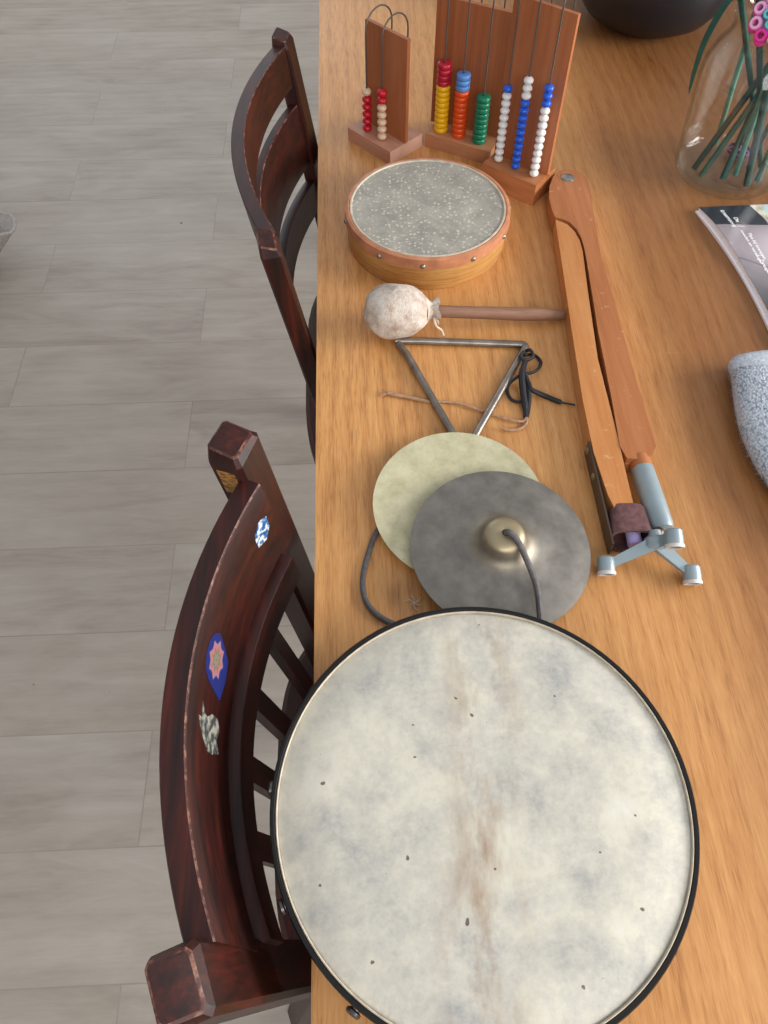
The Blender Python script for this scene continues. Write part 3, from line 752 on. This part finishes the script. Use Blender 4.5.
# leather chalk holder on the left leg, with the steel strip that clamps it
la, lb = at(626, 513, TZ+.0135), at(633, 549, TZ+.0135)
ld = (lb-la); ld.z = 0; Ll = ld.length; ld.normalize(); ls = Vector((-ld.y, ld.x, 0))
bm = B(); prof = []
N = 28
def loop(hw, hh, sx=0):
    o = []
    for k in range(N):
        a = 2*pi*k/N; ca, sa = cos(a), sin(a)
        o.append((hw*abs(ca)**.5*(1 if ca > 0 else -1)*(1-.10*(sa < 0)), hh*abs(sa)**.55*(1 if sa > 0 else -1)))
    return o
rings = []
for t, hw, hh in ((-.004, .0145, .0128), (.0, .0165, .0132), (Ll*.45, .0185, .0132), (Ll*.92, .0195, .0126), (Ll*.94, .0175, .0106), (Ll*.5, .0165, .0112), (.004, .0145, .0105)):
    rings.append([la+ld*(t-(.011*(b/hh+1)/2 if t > Ll*.8 else 0))+ls*a*1.16+Vector((0, 0, b)) for a, b in loop(hw, hh)])
ring_loft(bm, rings, cap=False)
hol = finish(bm, 'chalk_holder', M_leather, cp); hol['label'] = 'maroon leather chalk holder'
bm = B(); lathe(bm, [(0, 0), (.0078, 0), (.0078, Ll*.84), (.0066, Ll*.88), (0, Ll*.88)], la+ls*.004+Vector((0, 0, -.0025)), ld, 20)
ch = finish(bm, 'chalk', plain('lilac_chalk', lin(188, 172, 226), .8), hol); ch['label'] = 'lilac chalk end'
bm = B()
s0, s1, s2 = at(587, 447, TZ+.013), at(599, 498, TZ+.013), at(611, 549, TZ+.013)
tt = [s0, s1, s2]
ring_loft(bm, [[p+Vector((a, 0, b)) for a, b in ((-.0010, -.0105), (.0010, -.0105), (.0010, .0105), (-.0010, .0105))] for p in tt])
bevel_all(bm, .0005, 1)
st = finish(bm, 'clamp_strip', plain('dark_steel_strip', lin(96, 88, 80), .4, .85), cp)
for k in (.05, .32):
    p = s0+(s2-s0)*k+Vector((-.001, 0, .002))
    bm = B(); lathe(bm, [(.0042, -.0005), (.0042, .0006), (.0028, .0018), (0, .0022)], p, (-1, -.2, .25), 14)
    finish(bm, 'screw', plain('brassy_screw', lin(150, 140, 110), .4, .8), st)

# ------------------------------------------------------------------ vase with its stems
VC = Vector((.562, 1.050)); 
vs_ = thing('glass_vase', 'clear glass vase full of dark green stems', 'vase', (VC.x, VC.y, TZ))
bm = B()
lathe(bm, [(0, .001), (.066, 0), (.072, .0015), (.0755, .006), (.0775, .03), (.0815, .10), (.0835, .135), (.0815, .155), (.075, .172), (.066, .186), (.0605, .198), (.0615, .208), (.0655, .217), (.0665, .2195), (.0650, .2205), (.0632, .219), (.0588, .207), (.0580, .197), (.0640, .184), (.0730, .170), (.0792, .154), (.0812, .135), (.0792, .10), (.0750, .03), (.0728, .012), (.068, .008), (0, .007)], (VC.x, VC.y, TZ), n=72)
finish(bm, 'vessel', M_glass, vs_, origin=(VC.x, VC.y, TZ), angle=60)
M_green = [plain('dark_green_stem', lin(30, 82, 72), .45, 0, .25, 60), plain('teal_stem', lin(86, 142, 126), .4, 0, .2, 60), plain('deep_green_stem', lin(22, 62, 54), .45, 0, .25, 60)]
zb = TZ+.011
def inside(x, y, lim=.066):
    v = Vector((x, y))-VC
    if v.length > lim: v = v.normalized()*lim
    return VC+v
stems = [ # foot angle, foot radius, mouth angle, mouth radius, length above the mouth, material, radius, label
    (212, .058, 20, .046, .17, 0, .0042, 'stem whose foot is nearest the left wall of the vase'),
    (248, .054, 55, .047, .18, 0, .0046, 'thick stem leaning right from the front of the vase'),
    (276, .030, 262, .030, .20, 1, .0040, 'pale teal stem standing upright in the vase'),
    (280, .056, 282, .046, .20, 2, .0050, 'dark upright stem just right of the pale teal one'),
    (306, .056, 322, .049, .20, 0, .0042, 'stem low in front at the right of the vase'),
    (336, .052, 170, .046, .18, 2, .0042, 'stem crossing behind towards the left rim'),
    (192, .056, 350, .047, .16, 2, .0044, 'stem leaning steeply from the left wall to the right rim'),
    (10, .056, 200, .047, .05, 0, .0040, 'stem rising from the right wall to the left rim'),
    (95, .050, 120, .047, .18, 1, .0038, 'teal stem at the back of the vase'),
]
def seg_gap(a, b, c, d, n=60):
    m = 9
    for i in range(n+1):
        p = a.lerp(b, i/n); v = d-c; k = max(0, min(1, (p-c).dot(v)/v.dot(v))); m = min(m, (p-c-v*k).length)
    return m
laid = []; rs = random.Random(11)
fm = Vector((VC.x+.046*cos(radians(300)), VC.y+.046*sin(radians(300)), TZ+.20))
flower_foot = Vector((VC.x+.030*cos(radians(322)), VC.y+.030*sin(radians(322)), zb+.006))
laid.append((flower_foot, fm, .0036)); laid.append((fm, at(777, 18, TZ+.27), .026))
for a, r, ma, mr, ex, mi, rad, lab in stems:
    best = None
    for k in range(300):
        j = 0 if k == 0 else min(1, .15+k/120)
        A, M_ = radians(a+rs.uniform(-14, 14)*j), radians(ma+rs.uniform(-40, 40)*j)
        r_ = min(.062, r*(1+rs.uniform(-.2, .1)*j)); m_ = min(.050, mr*(1+rs.uniform(-.4, .06)*j))
        f0 = Vector((VC.x+r_*cos(A), VC.y+r_*sin(A), zb+rad*.6)); mouth = Vector((VC.x+m_*cos(M_), VC.y+m_*sin(M_), TZ+.205))
        top = mouth+(mouth-f0).normalized()*ex
        gap = min([seg_gap(f0, top, c, d)-rad-q for c, d, q in laid])
        if best is None or gap > best[0]: best = (gap, f0, mouth, top)
        if gap > .0012: break
    gap, f0, mouth, top = best
    laid.append((f0, top, rad))
    bm = B(); tube(bm, [f0, f0.lerp(mouth, .33), f0.lerp(mouth, .66), mouth, mouth.lerp(top, .5), top], rad, 12)
    tag(finish(bm, 'flower_stem', M_green[mi], origin=f0), 'green artificial '+lab, 'flower stem', 'stems in the glass vase')
# long leaf hanging outside over the left rim
bm = B(); rg = []
lp = catmull([(VC.x-.058, VC.y+.030, TZ+.226), (VC.x-.062, VC.y+.006, TZ+.232), (VC.x-.082, VC.y+.004, TZ+.235), (VC.x-.0945, VC.y+.004, TZ+.19), (VC.x-.0955, VC.y+.004, TZ+.150), (VC.x-.0930, VC.y+.004, TZ+.118)], 6)
for i, p in enumerate(lp):
    t = i/(len(lp)-1); wd = .0044*(1-t*t)**.5+.0004
    s1_ = Vector((.80, -.60, 0)).normalized(); nn = Vector((.0003, .0007, .0003))
    rg.append([p-s1_*wd, p+nn, p+s1_*wd, p-nn])
ring_loft(bm, rg)
tag(finish(bm, 'long_leaf', M_green[0]), 'long narrow green leaf hanging outside the left rim of the vase', 'leaf')
# flower made of ring beads
M_pink = plain('hot_pink_bead', lin(226, 60, 160), .35, 0, .12); M_pale = plain('pale_pink_bead', lin(244, 176, 222), .35, 0, .08)
M_lime = plain('pale_lime_bead', lin(206, 234, 184), .35, 0, .08); M_turq = plain('turquoise_bead', lin(96, 200, 208), .35, 0, .1)
M_mauve = plain('mauve_bead', lin(120, 84, 128), .4, 0, .15)
def ring_bead(bm, c, axis, ro, ri, h):
    vs = lathe(bm, [(ri, -h/2), (ro*.88, -h/2), (ro, -h*.3), (ro, h*.3), (ro*.88, h/2), (ri, h/2)], c, axis, 20); a, b = vs[0], vs[-1]
    for k in range(20): bm.faces.new((a[k], a[(k+1) % 20], b[(k+1) % 20], b[k]))
fcx = at(777, 18, TZ+.27); fax2 = (CAM-fcx).normalized(); fax2 = (fax2+Vector((-.1, .05, .25))).normalized()
fu = fax2.cross(Vector((0, 0, 1))).normalized(); fv = fu.cross(fax2)
fl = thing('bead_flower', 'pink and lime flower of ring beads at the mouth of the vase', 'flower', fcx)
for k in range(9):
    A = 2*pi*k/9+.2; c = fcx+(fu*cos(A)+fv*sin(A))*.0205
    bm = B(); ring_bead(bm, c, (fax2+(fu*cos(A)+fv*sin(A))*.25).normalized(), .0072, .0036, .013); o = finish(bm, 'petal_bead', [M_pink if k % 4 == 3 else M_pale][0], fl)
    bm = B(); ring_bead(bm, c-fax2*.010+(fu*cos(A)+fv*sin(A))*.003, fax2, .0070, .0034, .009); finish(bm, 'petal_bead', M_pink, fl)
for k in range(5):
    A = 2*pi*k/5; c = fcx+(fu*cos(A)+fv*sin(A))*.0095+fax2*.004
    bm = B(); ring_bead(bm, c, fax2, .0058, .0026, .013); o = finish(bm, 'centre_bead', M_lime if k % 2 else M_turq, fl)
bm = B(); tube(bm, catmull([fcx-fax2*.006, fcx.lerp(fm, .4), fm, fm.lerp(flower_foot, .5), flower_foot], 8), .0030, 10)
finish(bm, 'stalk', M_green[2], fl)
# turquoise ribbon leaf behind the flower
bm = B(); rg = []
for i, p in enumerate(catmull([(VC.x+.016, VC.y+.030, TZ+.222), (VC.x+.010, VC.y+.030, TZ+.26), (VC.x-.004, VC.y+.026, TZ+.33), (VC.x-.01, VC.y+.03, TZ+.42)], 6)):
    t = i/18; wd = .011*(.5+.5*sin(pi*t)); s1_ = Vector((1, -.3, 0)).normalized(); nn = Vector((0, .0008, 0))
    rg.append([p-s1_*wd, p+nn, p+s1_*wd, p-nn])
ring_loft(bm, rg)
tag(finish(bm, 'ribbon_leaf', plain('turquoise_leaf', lin(104, 186, 196), .45, 0, .12)), 'turquoise ribbon leaf behind the pink bead flower in the vase', 'leaf')
# small mauve bead flower fallen to the bottom of the vase
mf = thing('fallen_bead_flower', 'small mauve flower of ring beads seen through the vase', 'flower', (VC.x+.028, VC.y+.040, zb))
for k in range(6):
    A = 2*pi*k/6; c = Vector((VC.x+.026+.0125*cos(A), VC.y+.030+.0125*sin(A), zb+.0042))
    bm = B(); ring_bead(bm, c, (.2*cos(A), .2*sin(A)-.2, 1), .0056, .0026, .006); finish(bm, 'petal_bead', M_mauve if k % 2 else plain('dark_mauve_bead', lin(88, 52, 92), .4), mf)
bm = B(); ring_bead(bm, Vector((VC.x+.026, VC.y+.030, zb+.0045)), (0, -.2, 1), .0056, .0024, .007); finish(bm, 'centre_bead', plain('pale_mauve_bead', lin(196, 172, 206), .4), mf)

# ------------------------------------------------------------------ dark pot
PC = Vector((.545, 1.522))
bm = B()
vs = lathe(bm, [(0, .0), (.070, 0), (.080, .004), (.112, .022), (.138, .055), (.150, .095), (.148, .125), (.132, .155), (.108, .172), (.098, .178), (.094, .176), (.096, .168), (.124, .150), (.140, .122), (.142, .095), (.130, .062), (.098, .032), (.07, .012), (0, .010)], (PC.x, PC.y, TZ), n=64)
tag(finish(bm, 'round_pot', plain('charcoal_glaze', lin(30, 32, 37), .38, 0, .25, 18), angle=60), 'round charcoal pot standing at the back edge of the view', 'pot')

# ------------------------------------------------------------------ magazine
mg0 = Vector((.4945, .9535)); mx = Vector((.9985, .05)).normalized(); my = Vector((.105, -.995)).normalized()
mgz = thing('magazine', 'curled glossy magazine with white text on a grey photo cover', 'magazine', (mg0.x+.1, mg0.y-.14, TZ))
MW, ML = .21, .285
def mag_z(u, v):
    # the open edge lifts in the middle
    return .0045+.0125*math.exp(-(u/.055)**2)*(sin(pi*min(1, max(0, v/ML)))**1.0)*(.6+.4*cos(v*20))+.0035*math.exp(-(u/.12)**2)
def mag_pt(u, v, dz=0):
    e = .010*sin(pi*v/ML)*math.exp(-(u/.03)**2)
    p = mg0+mx*(u+e)+my*v
    return Vector((p.x, p.y, TZ+mag_z(u, v)+dz))
def cover_mat():
    t = NT('printed_photo_cover')
    uv = t.new('UVMap'); s = t.new('SeparateXYZ'); t.l(uv.outputs['UV'], s.inputs[0]); X, Y = s.outputs['X'], s.outputs['Y']
    n = t.noise(uv.outputs['UV'], 4, 3); n2 = t.noise(uv.outputs['UV'], 22, 3)
    base = t.ramp(t.math('ADD', Y, t.math('MULTIPLY', n, .35)), [(.15, lin(128, 118, 122)), (.55, lin(150, 142, 148)), (.9, lin(84, 84, 86)), (1.2, lin(70, 68, 66))])
    def blob(cx, cy, rx, ry, soft=.25):
        d = t.math('SQRT', t.math('ADD', t.math('POWER', t.math('MULTIPLY', t.math('SUBTRACT', X, cx), 1/rx), 2), t.math('POWER', t.math('MULTIPLY', t.math('SUBTRACT', Y, cy), 1/ry), 2)))
        return t.ramp(d, [(1-soft, (1, 1, 1)), (1, (0, 0, 0))])
    c = t.mix(blob(.50, .40, .38, .27, .6), base, lin(196, 184, 190))
    c = t.mix(blob(.62, .78, .36, .30, .6), c, lin(150, 146, 156))
    navy = t.math('MULTIPLY', t.math('LESS_THAN', X, .40), t.math('LESS_THAN', t.math('ADD', Y, t.math('MULTIPLY', X, .0)), .165))
    c = t.mix(navy, c, lin(44, 48, 56))
    cr = t.math('MULTIPLY', t.math('GREATER_THAN', t.math('ADD', X, t.math('MULTIPLY', Y, -.35)), .36), t.math('LESS_THAN', t.math('ADD', Y, t.math('MULTIPLY', X, -.25)), .12))
    c = t.mix(cr, c, t.ramp(n2, [(.35, lin(150, 142, 120)), (.6, lin(206, 204, 188))]))
    st = t.math('MULTIPLY', cr, t.math('LESS_THAN', t.math('ABSOLUTE', t.math('SUBTRACT', X, .62)), .045)); c = t.mix(st, c, lin(148, 116, 92))
    c = t.mix(blob(.52, .05, .10, .09, .4), c, lin(176, 200, 206))
    fold = t.math('LESS_THAN', t.math('ABSOLUTE', t.math('ADD', t.math('SUBTRACT', Y, .62), t.math('MULTIPLY', t.math('SUBTRACT', X, .6), -.35))), .006)
    c = t.mix(t.math('MULTIPLY', fold, .6), c, lin(84, 78, 84))
    t.col(c); return t.set(.22, 0, .5)
bm = B(); uvl = bm.loops.layers.uv.new('UVMap'); NU, NV = 26, 30; grid = []
for j in range(NV+1):
    grid.append([bm.verts.new(mag_pt(MW*i/NU, ML*j/NV)) for i in range(NU+1)])
for j in range(NV):
    for i in range(NU):
        f = bm.faces.new((grid[j][i], grid[j+1][i], grid[j+1][i+1], grid[j][i+1]))
        for lp_, (a, b) in zip(f.loops, ((i, j), (i, j+1), (i+1, j+1), (i+1, j))): lp_[uvl].uv = (a/NU, b/NV)
ret = bmesh.ops.extrude_face_region(bm, geom=bm.faces[:])
for v in [g for g in ret['geom'] if isinstance(g, bmesh.types.BMVert)]: v.co.z -= .0004
finish(bm, 'cover', cover_mat(), mgz, angle=50)
M_page = plain('white_page_edges', lin(246, 243, 246), .6, 0, .03, 300)
for k, (ins, z0, z1) in enumerate(((.0006, .70, .98), (.0030, .36, .66), (.0010, .02, .32))):
    bm = B(); rg = []
    for j in range(NV+1):
        v = ML*j/NV; r = []
        for u in [ins+(MW-ins)*((i/12)**1.5) for i in range(13)]:
            p = mag_pt(u-.0016*(1-z1)*4, v); h = p.z-TZ-.0008; r.append((p.x, p.y, TZ+.0002+h*z1))
        for u in [ins+(MW-ins)*((i/12)**1.5) for i in range(12, -1, -1)]:
            p = mag_pt(u-.0016*(1-z1)*4, v); h = p.z-TZ-.0008; r.append((p.x, p.y, TZ+.0002+h*z0))
        rg.append(r)
    ring_loft(bm, rg); finish(bm, 'pages', M_page, mgz, angle=40)
M_white = plain('white_print', lin(236, 234, 236), .4, 0, .02)
def cover_text(s, u, v, size):
    """letters that read down the cover, following its curl"""
    cu = bpy.data.curves.new('t', 'FONT'); cu.body = s; cu.size = size; cu.extrude = 0; cu.offset = size*.02; cu.resolution_u = 2
    ob = bpy.data.objects.new('t', cu); COL.objects.link(ob)
    dg = bpy.context.evaluated_depsgraph_get(); me = bpy.data.meshes.new_from_object(ob.evaluated_get(dg))
    bpy.data.objects.remove(ob)
    for w in me.vertices:
        x, y = w.co.x, w.co.y; w.co = mag_pt(u+y, v+x, .0004)-mgz.location
    me.name = 'printed_text'; me.materials.append(M_white)
    o = bpy.data.objects.new('cover_text', me); COL.objects.link(o); o.parent = mgz
    return o
cover_text('De', .037, .030, .0092); cover_text('kraamzorg', .0255, .011, .0100)
cover_text('Tips bij krampen,', .0425, .066, .0082); cover_text('voeden en verzorgen', .0325, .061, .0082)
cover_text('Dit is', .0455, .128, .0086); cover_text('Zwanger en fit', .0350, .121, .0086)
for v in (.051, .113):
    bm = B(); a, b, c_, d = [mag_pt(u, w, .0004) for u, w in ((.032, v), (.046, v), (.046, v+.0010), (.032, v+.0010))]
    bm.faces.new([bm.verts.new(p) for p in (a, d, c_, b)]); finish(bm, 'cover_line', M_white, mgz, smooth=False)

# ------------------------------------------------------------------ grey knitted sock
def knit():
    t = NT('pale_blue_grey_mohair'); o = t.coord()
    w = t.new('TexVoronoi', feature='F1'); w.inputs['Scale'].default_value = 400; t.l(t.coord((1, .7, 1)), w.inputs['Vector'])
    n = t.noise(o, 20, 3)
    c = t.ramp(w.outputs['Distance'], [(.1, lin(204, 210, 218)), (.5, lin(172, 181, 192)), (.75, lin(122, 133, 147))])
    c = t.mix(t.ramp(n, [(.4, (0, 0, 0)), (.7, (.5, .5, .5))]), c, lin(206, 212, 218))
    t.col(c); t.bump(w.outputs['Distance'], .5, .002); t.set(.95, 0, .1); return t.m
M_knit = knit()
sk = thing('knitted_sock', 'fluffy pale grey-blue knitted sock at the right edge of the view', 'sock', (.53, .54, TZ))
spine = catmull([(.512, .640, 0), (.502, .590, 0), (.493, .530, 0), (.500, .470, 0), (.532, .415, 0), (.600, .372, 0)], 8)
width = catmull([(.064, 0, 0), (.066, 0, 0), (.066, 0, 0), (.064, 0, 0), (.058, 0, 0), (.035, 0, 0)], 8)
bm = B(); rg = []; outer = []
ns = len(spine)
for i, p in enumerate(spine):
    T = (spine[min(i+1, ns-1)]-spine[max(i-1, 0)]).normalized(); Nn = Vector((-T.y, T.x, 0))
    endk = min(1, sqrt(max(0.02, 1-((max(0, 3-i))/4.2)**2)), sqrt(max(.02, 1-(max(0, i-(ns-5))/4.2)**2)))
    hw = width[i].x*endk; hh = .019*(.55+.45*endk); r = []
    for k in range(28):
        a = 2*pi*k/28; ca, sa = cos(a), sin(a)
        q = hw*abs(ca)**.8*(1 if ca > 0 else -1)
        h = hh*(1+abs(sa)**.7*(1 if sa > 0 else -1))
        if sa > 0: h -= .006*math.exp(-((q/hw-.05)/.22)**2)*sa      # the fold down the middle
        r.append(Vector((p.x, p.y, TZ+.0008))+Nn*q+Vector((0, 0, h)))
    rg.append(r)
ring_loft(bm, rg)
body = finish(bm, 'knit_body', M_knit, sk, angle=80)
# ribbed cuff: a slightly thicker band round the open end
bm = B(); cr = []
for i, (g_, dz) in enumerate(((1.0, 0), (1.05, .0012), (1.06, .0016), (1.05, .0012), (1.0, 0))):
    base_ = rg[1+i]; c = sum(base_, Vector())/len(base_)
    cr.append([Vector((c.x+(p.x-c.x)*g_, c.y+(p.y-c.y)*g_, max(TZ+.0004, p.z+(dz+.0008*sin(k*pi/1.0) if p.z > TZ+.01 else 0)))) for k, p in enumerate(base_)])
ring_loft(bm, cr, cap=False)
finish(bm, 'cuff', plain('pale_ribbed_cuff', lin(182, 190, 200), .95, 0, .22, 320, .8), sk, angle=80)
bm = B(); rnd = random.Random(3)
for k in range(9000):
    i = rnd.randrange(1, ns-1); j = rnd.randrange(28); f1, f2 = rnd.random(), rnd.random()
    a, b = rg[i][j].lerp(rg[i][(j+1) % 28], f1), rg[i+1][j].lerp(rg[i+1][(j+1) % 28], f1); p = a.lerp(b, f2)
    c = Vector((spine[i].x, spine[i].y, TZ+.010)); nrm_ = (p-c).normalized()
    if p.z < TZ+.004: continue
    d = (nrm_+Vector((rnd.uniform(-1, 1), rnd.uniform(-1, 1), rnd.uniform(-.5, .8)))*.8).normalized(); L = rnd.uniform(.003, .0075)
    s1_ = d.cross(Vector((rnd.random(), rnd.random(), rnd.random()))).normalized()*.00018
    v = [bm.verts.new(p-s1_), bm.verts.new(p+s1_), bm.verts.new(p+d*L)]
    if min(x.co.z for x in v) < TZ+.0006: 
        for x in v: bm.verts.remove(x)
        continue
    bm.faces.new(v)
o = finish(bm, 'fuzz', plain('pale_fuzz', lin(198, 206, 214), .9), sk, smooth=False); o['kind'] = 'stuff'

# ------------------------------------------------------------------ bit of lint by the rear cymbal
bm = B(); c = at(414, 603, TZ+.001)
for a, l in ((.3, .010), (1.4, .008), (2.6, .011), (3.7, .007), (4.6, .009), (5.5, .008)):
    tube(bm, [c, c+Vector((cos(a)*l*.5, sin(a)*l*.5, .002)), c+Vector((cos(a+.4)*l, sin(a+.4)*l, .0005))], [.0006, .0004], 5)
tag(finish(bm, 'lint_tuft', plain('pale_lint', lin(220, 204, 184), .9)), 'tiny pale tuft of lint between the cymbals and the large drum', 'lint')

# ------------------------------------------------------------------ folded cloth at the left edge, on the floor
def cloth_m():
    t = NT('pale_grey_linen'); n = t.noise(t.coord(), 260, 3); t.col(t.ramp(n, [(.35, lin(170, 164, 160)), (.65, lin(208, 203, 198))])); t.bump(n, .3, .001); return t.set(.9, 0, .1)
M_lin = cloth_m()
bg = thing('cloth_bag', 'pale grey linen bag with an open mouth on the floor at far left', 'bag', (-1.09, 1.84, 0))
bm = B(); rg = []; inn = []
n = 40
bq = at(14, 224, .138)
bg.location = (bq.x-.115, bq.y, 0)
def bag_ring(k, z, dx=0, rx=.12, ry=.075, j=0):
    dx = -.085*(1-z/.138)
    return [Vector((bq.x-.115+dx+rx*k*cos(2*pi*i/n)*(1+.04*sin(3*2*pi*i/n+z*20)), bq.y+ry*k*sin(2*pi*i/n)*(1+.05*sin(4*2*pi*i/n+z*14)), max(.0006, z+(.006*sin(5*2*pi*i/n) if z > .02 else 0)))) for i in range(n)]
prof = [(.60, .0006), (.68, .004), (.74, .03), (.80, .07), (.88, .10), (.95, .125), (.97, .135), (.945, .140), (.905, .132), (.84, .10), (.74, .05), (.66, .015)]
ring_loft(bm, [bag_ring(k, z) for k, z in prof])
finish(bm, 'bag_body', M_lin, bg, angle=60)
bm = B(); hr = bag_ring(.965, .138); tube(bm, hr+[hr[0]], .004, 8); finish(bm, 'rolled_hem', M_lin, bg)
bm = B(); rg2 = bag_ring(.90, .095)
ring_loft(bm, [bag_ring(.70, .05), bag_ring(.55, .060), bag_ring(.25, .065)]); finish(bm, 'lining', plain('dark_lining', lin(62, 56, 52), .9), bg)

# ------------------------------------------------------------------ light: window to the right, window ahead, sky-grey room
def area(name, loc, target, sx, sy, power, color):
    ld_ = bpy.data.lights.new(name, 'AREA'); ld_.shape = 'RECTANGLE'; ld_.size = sx; ld_.size_y = sy; ld_.energy = power; ld_.color = color
    o = bpy.data.objects.new(name, ld_); COL.objects.link(o); o.location = loc
    o.rotation_euler = (Vector(target)-Vector(loc)).to_track_quat('-Z', 'Y').to_euler(); return o
area('window_light', (2.35, .35, 1.50), (.1, .45, .75), 1.4, 1.0, 88, (1.0, .97, .93))
area('window_light', (.5, -1.5, 2.05), (0, .2, .75), 2.2, 1.0, 33, (1.0, .98, .96))
area('window_light', (-1.0, 4.9, 1.9), (-.6, 1.0, .2), 2.4, 1.4, 36, (.86, .92, 1.0))
# the room around: bright ceiling, darker walls
w = bpy.data.worlds.new('room_light'); S.world = w; w.use_nodes = True; wt = w.node_tree
tc = wt.nodes.new('ShaderNodeTexCoord'); sp = wt.nodes.new('ShaderNodeSeparateXYZ'); rp = wt.nodes.new('ShaderNodeValToRGB')
wt.links.new(tc.outputs['Generated'], sp.inputs[0]); wt.links.new(sp.outputs['Z'], rp.inputs['Fac'])
e = rp.color_ramp.elements; e[0].position = 0; e[0].color = (.30, .31, .33, 1); e[1].position = .8; e[1].color = (.93, .95, 1.0, 1)
wt.links.new(rp.outputs['Color'], wt.nodes['Background'].inputs['Color'])
wt.nodes['Background'].inputs['Strength'].default_value = .62
S.view_settings.view_transform = 'Standard'; S.view_settings.look = 'None'; S.view_settings.gamma = 1; S.view_settings.exposure = -.10
S.view_settings.use_curve_mapping = False
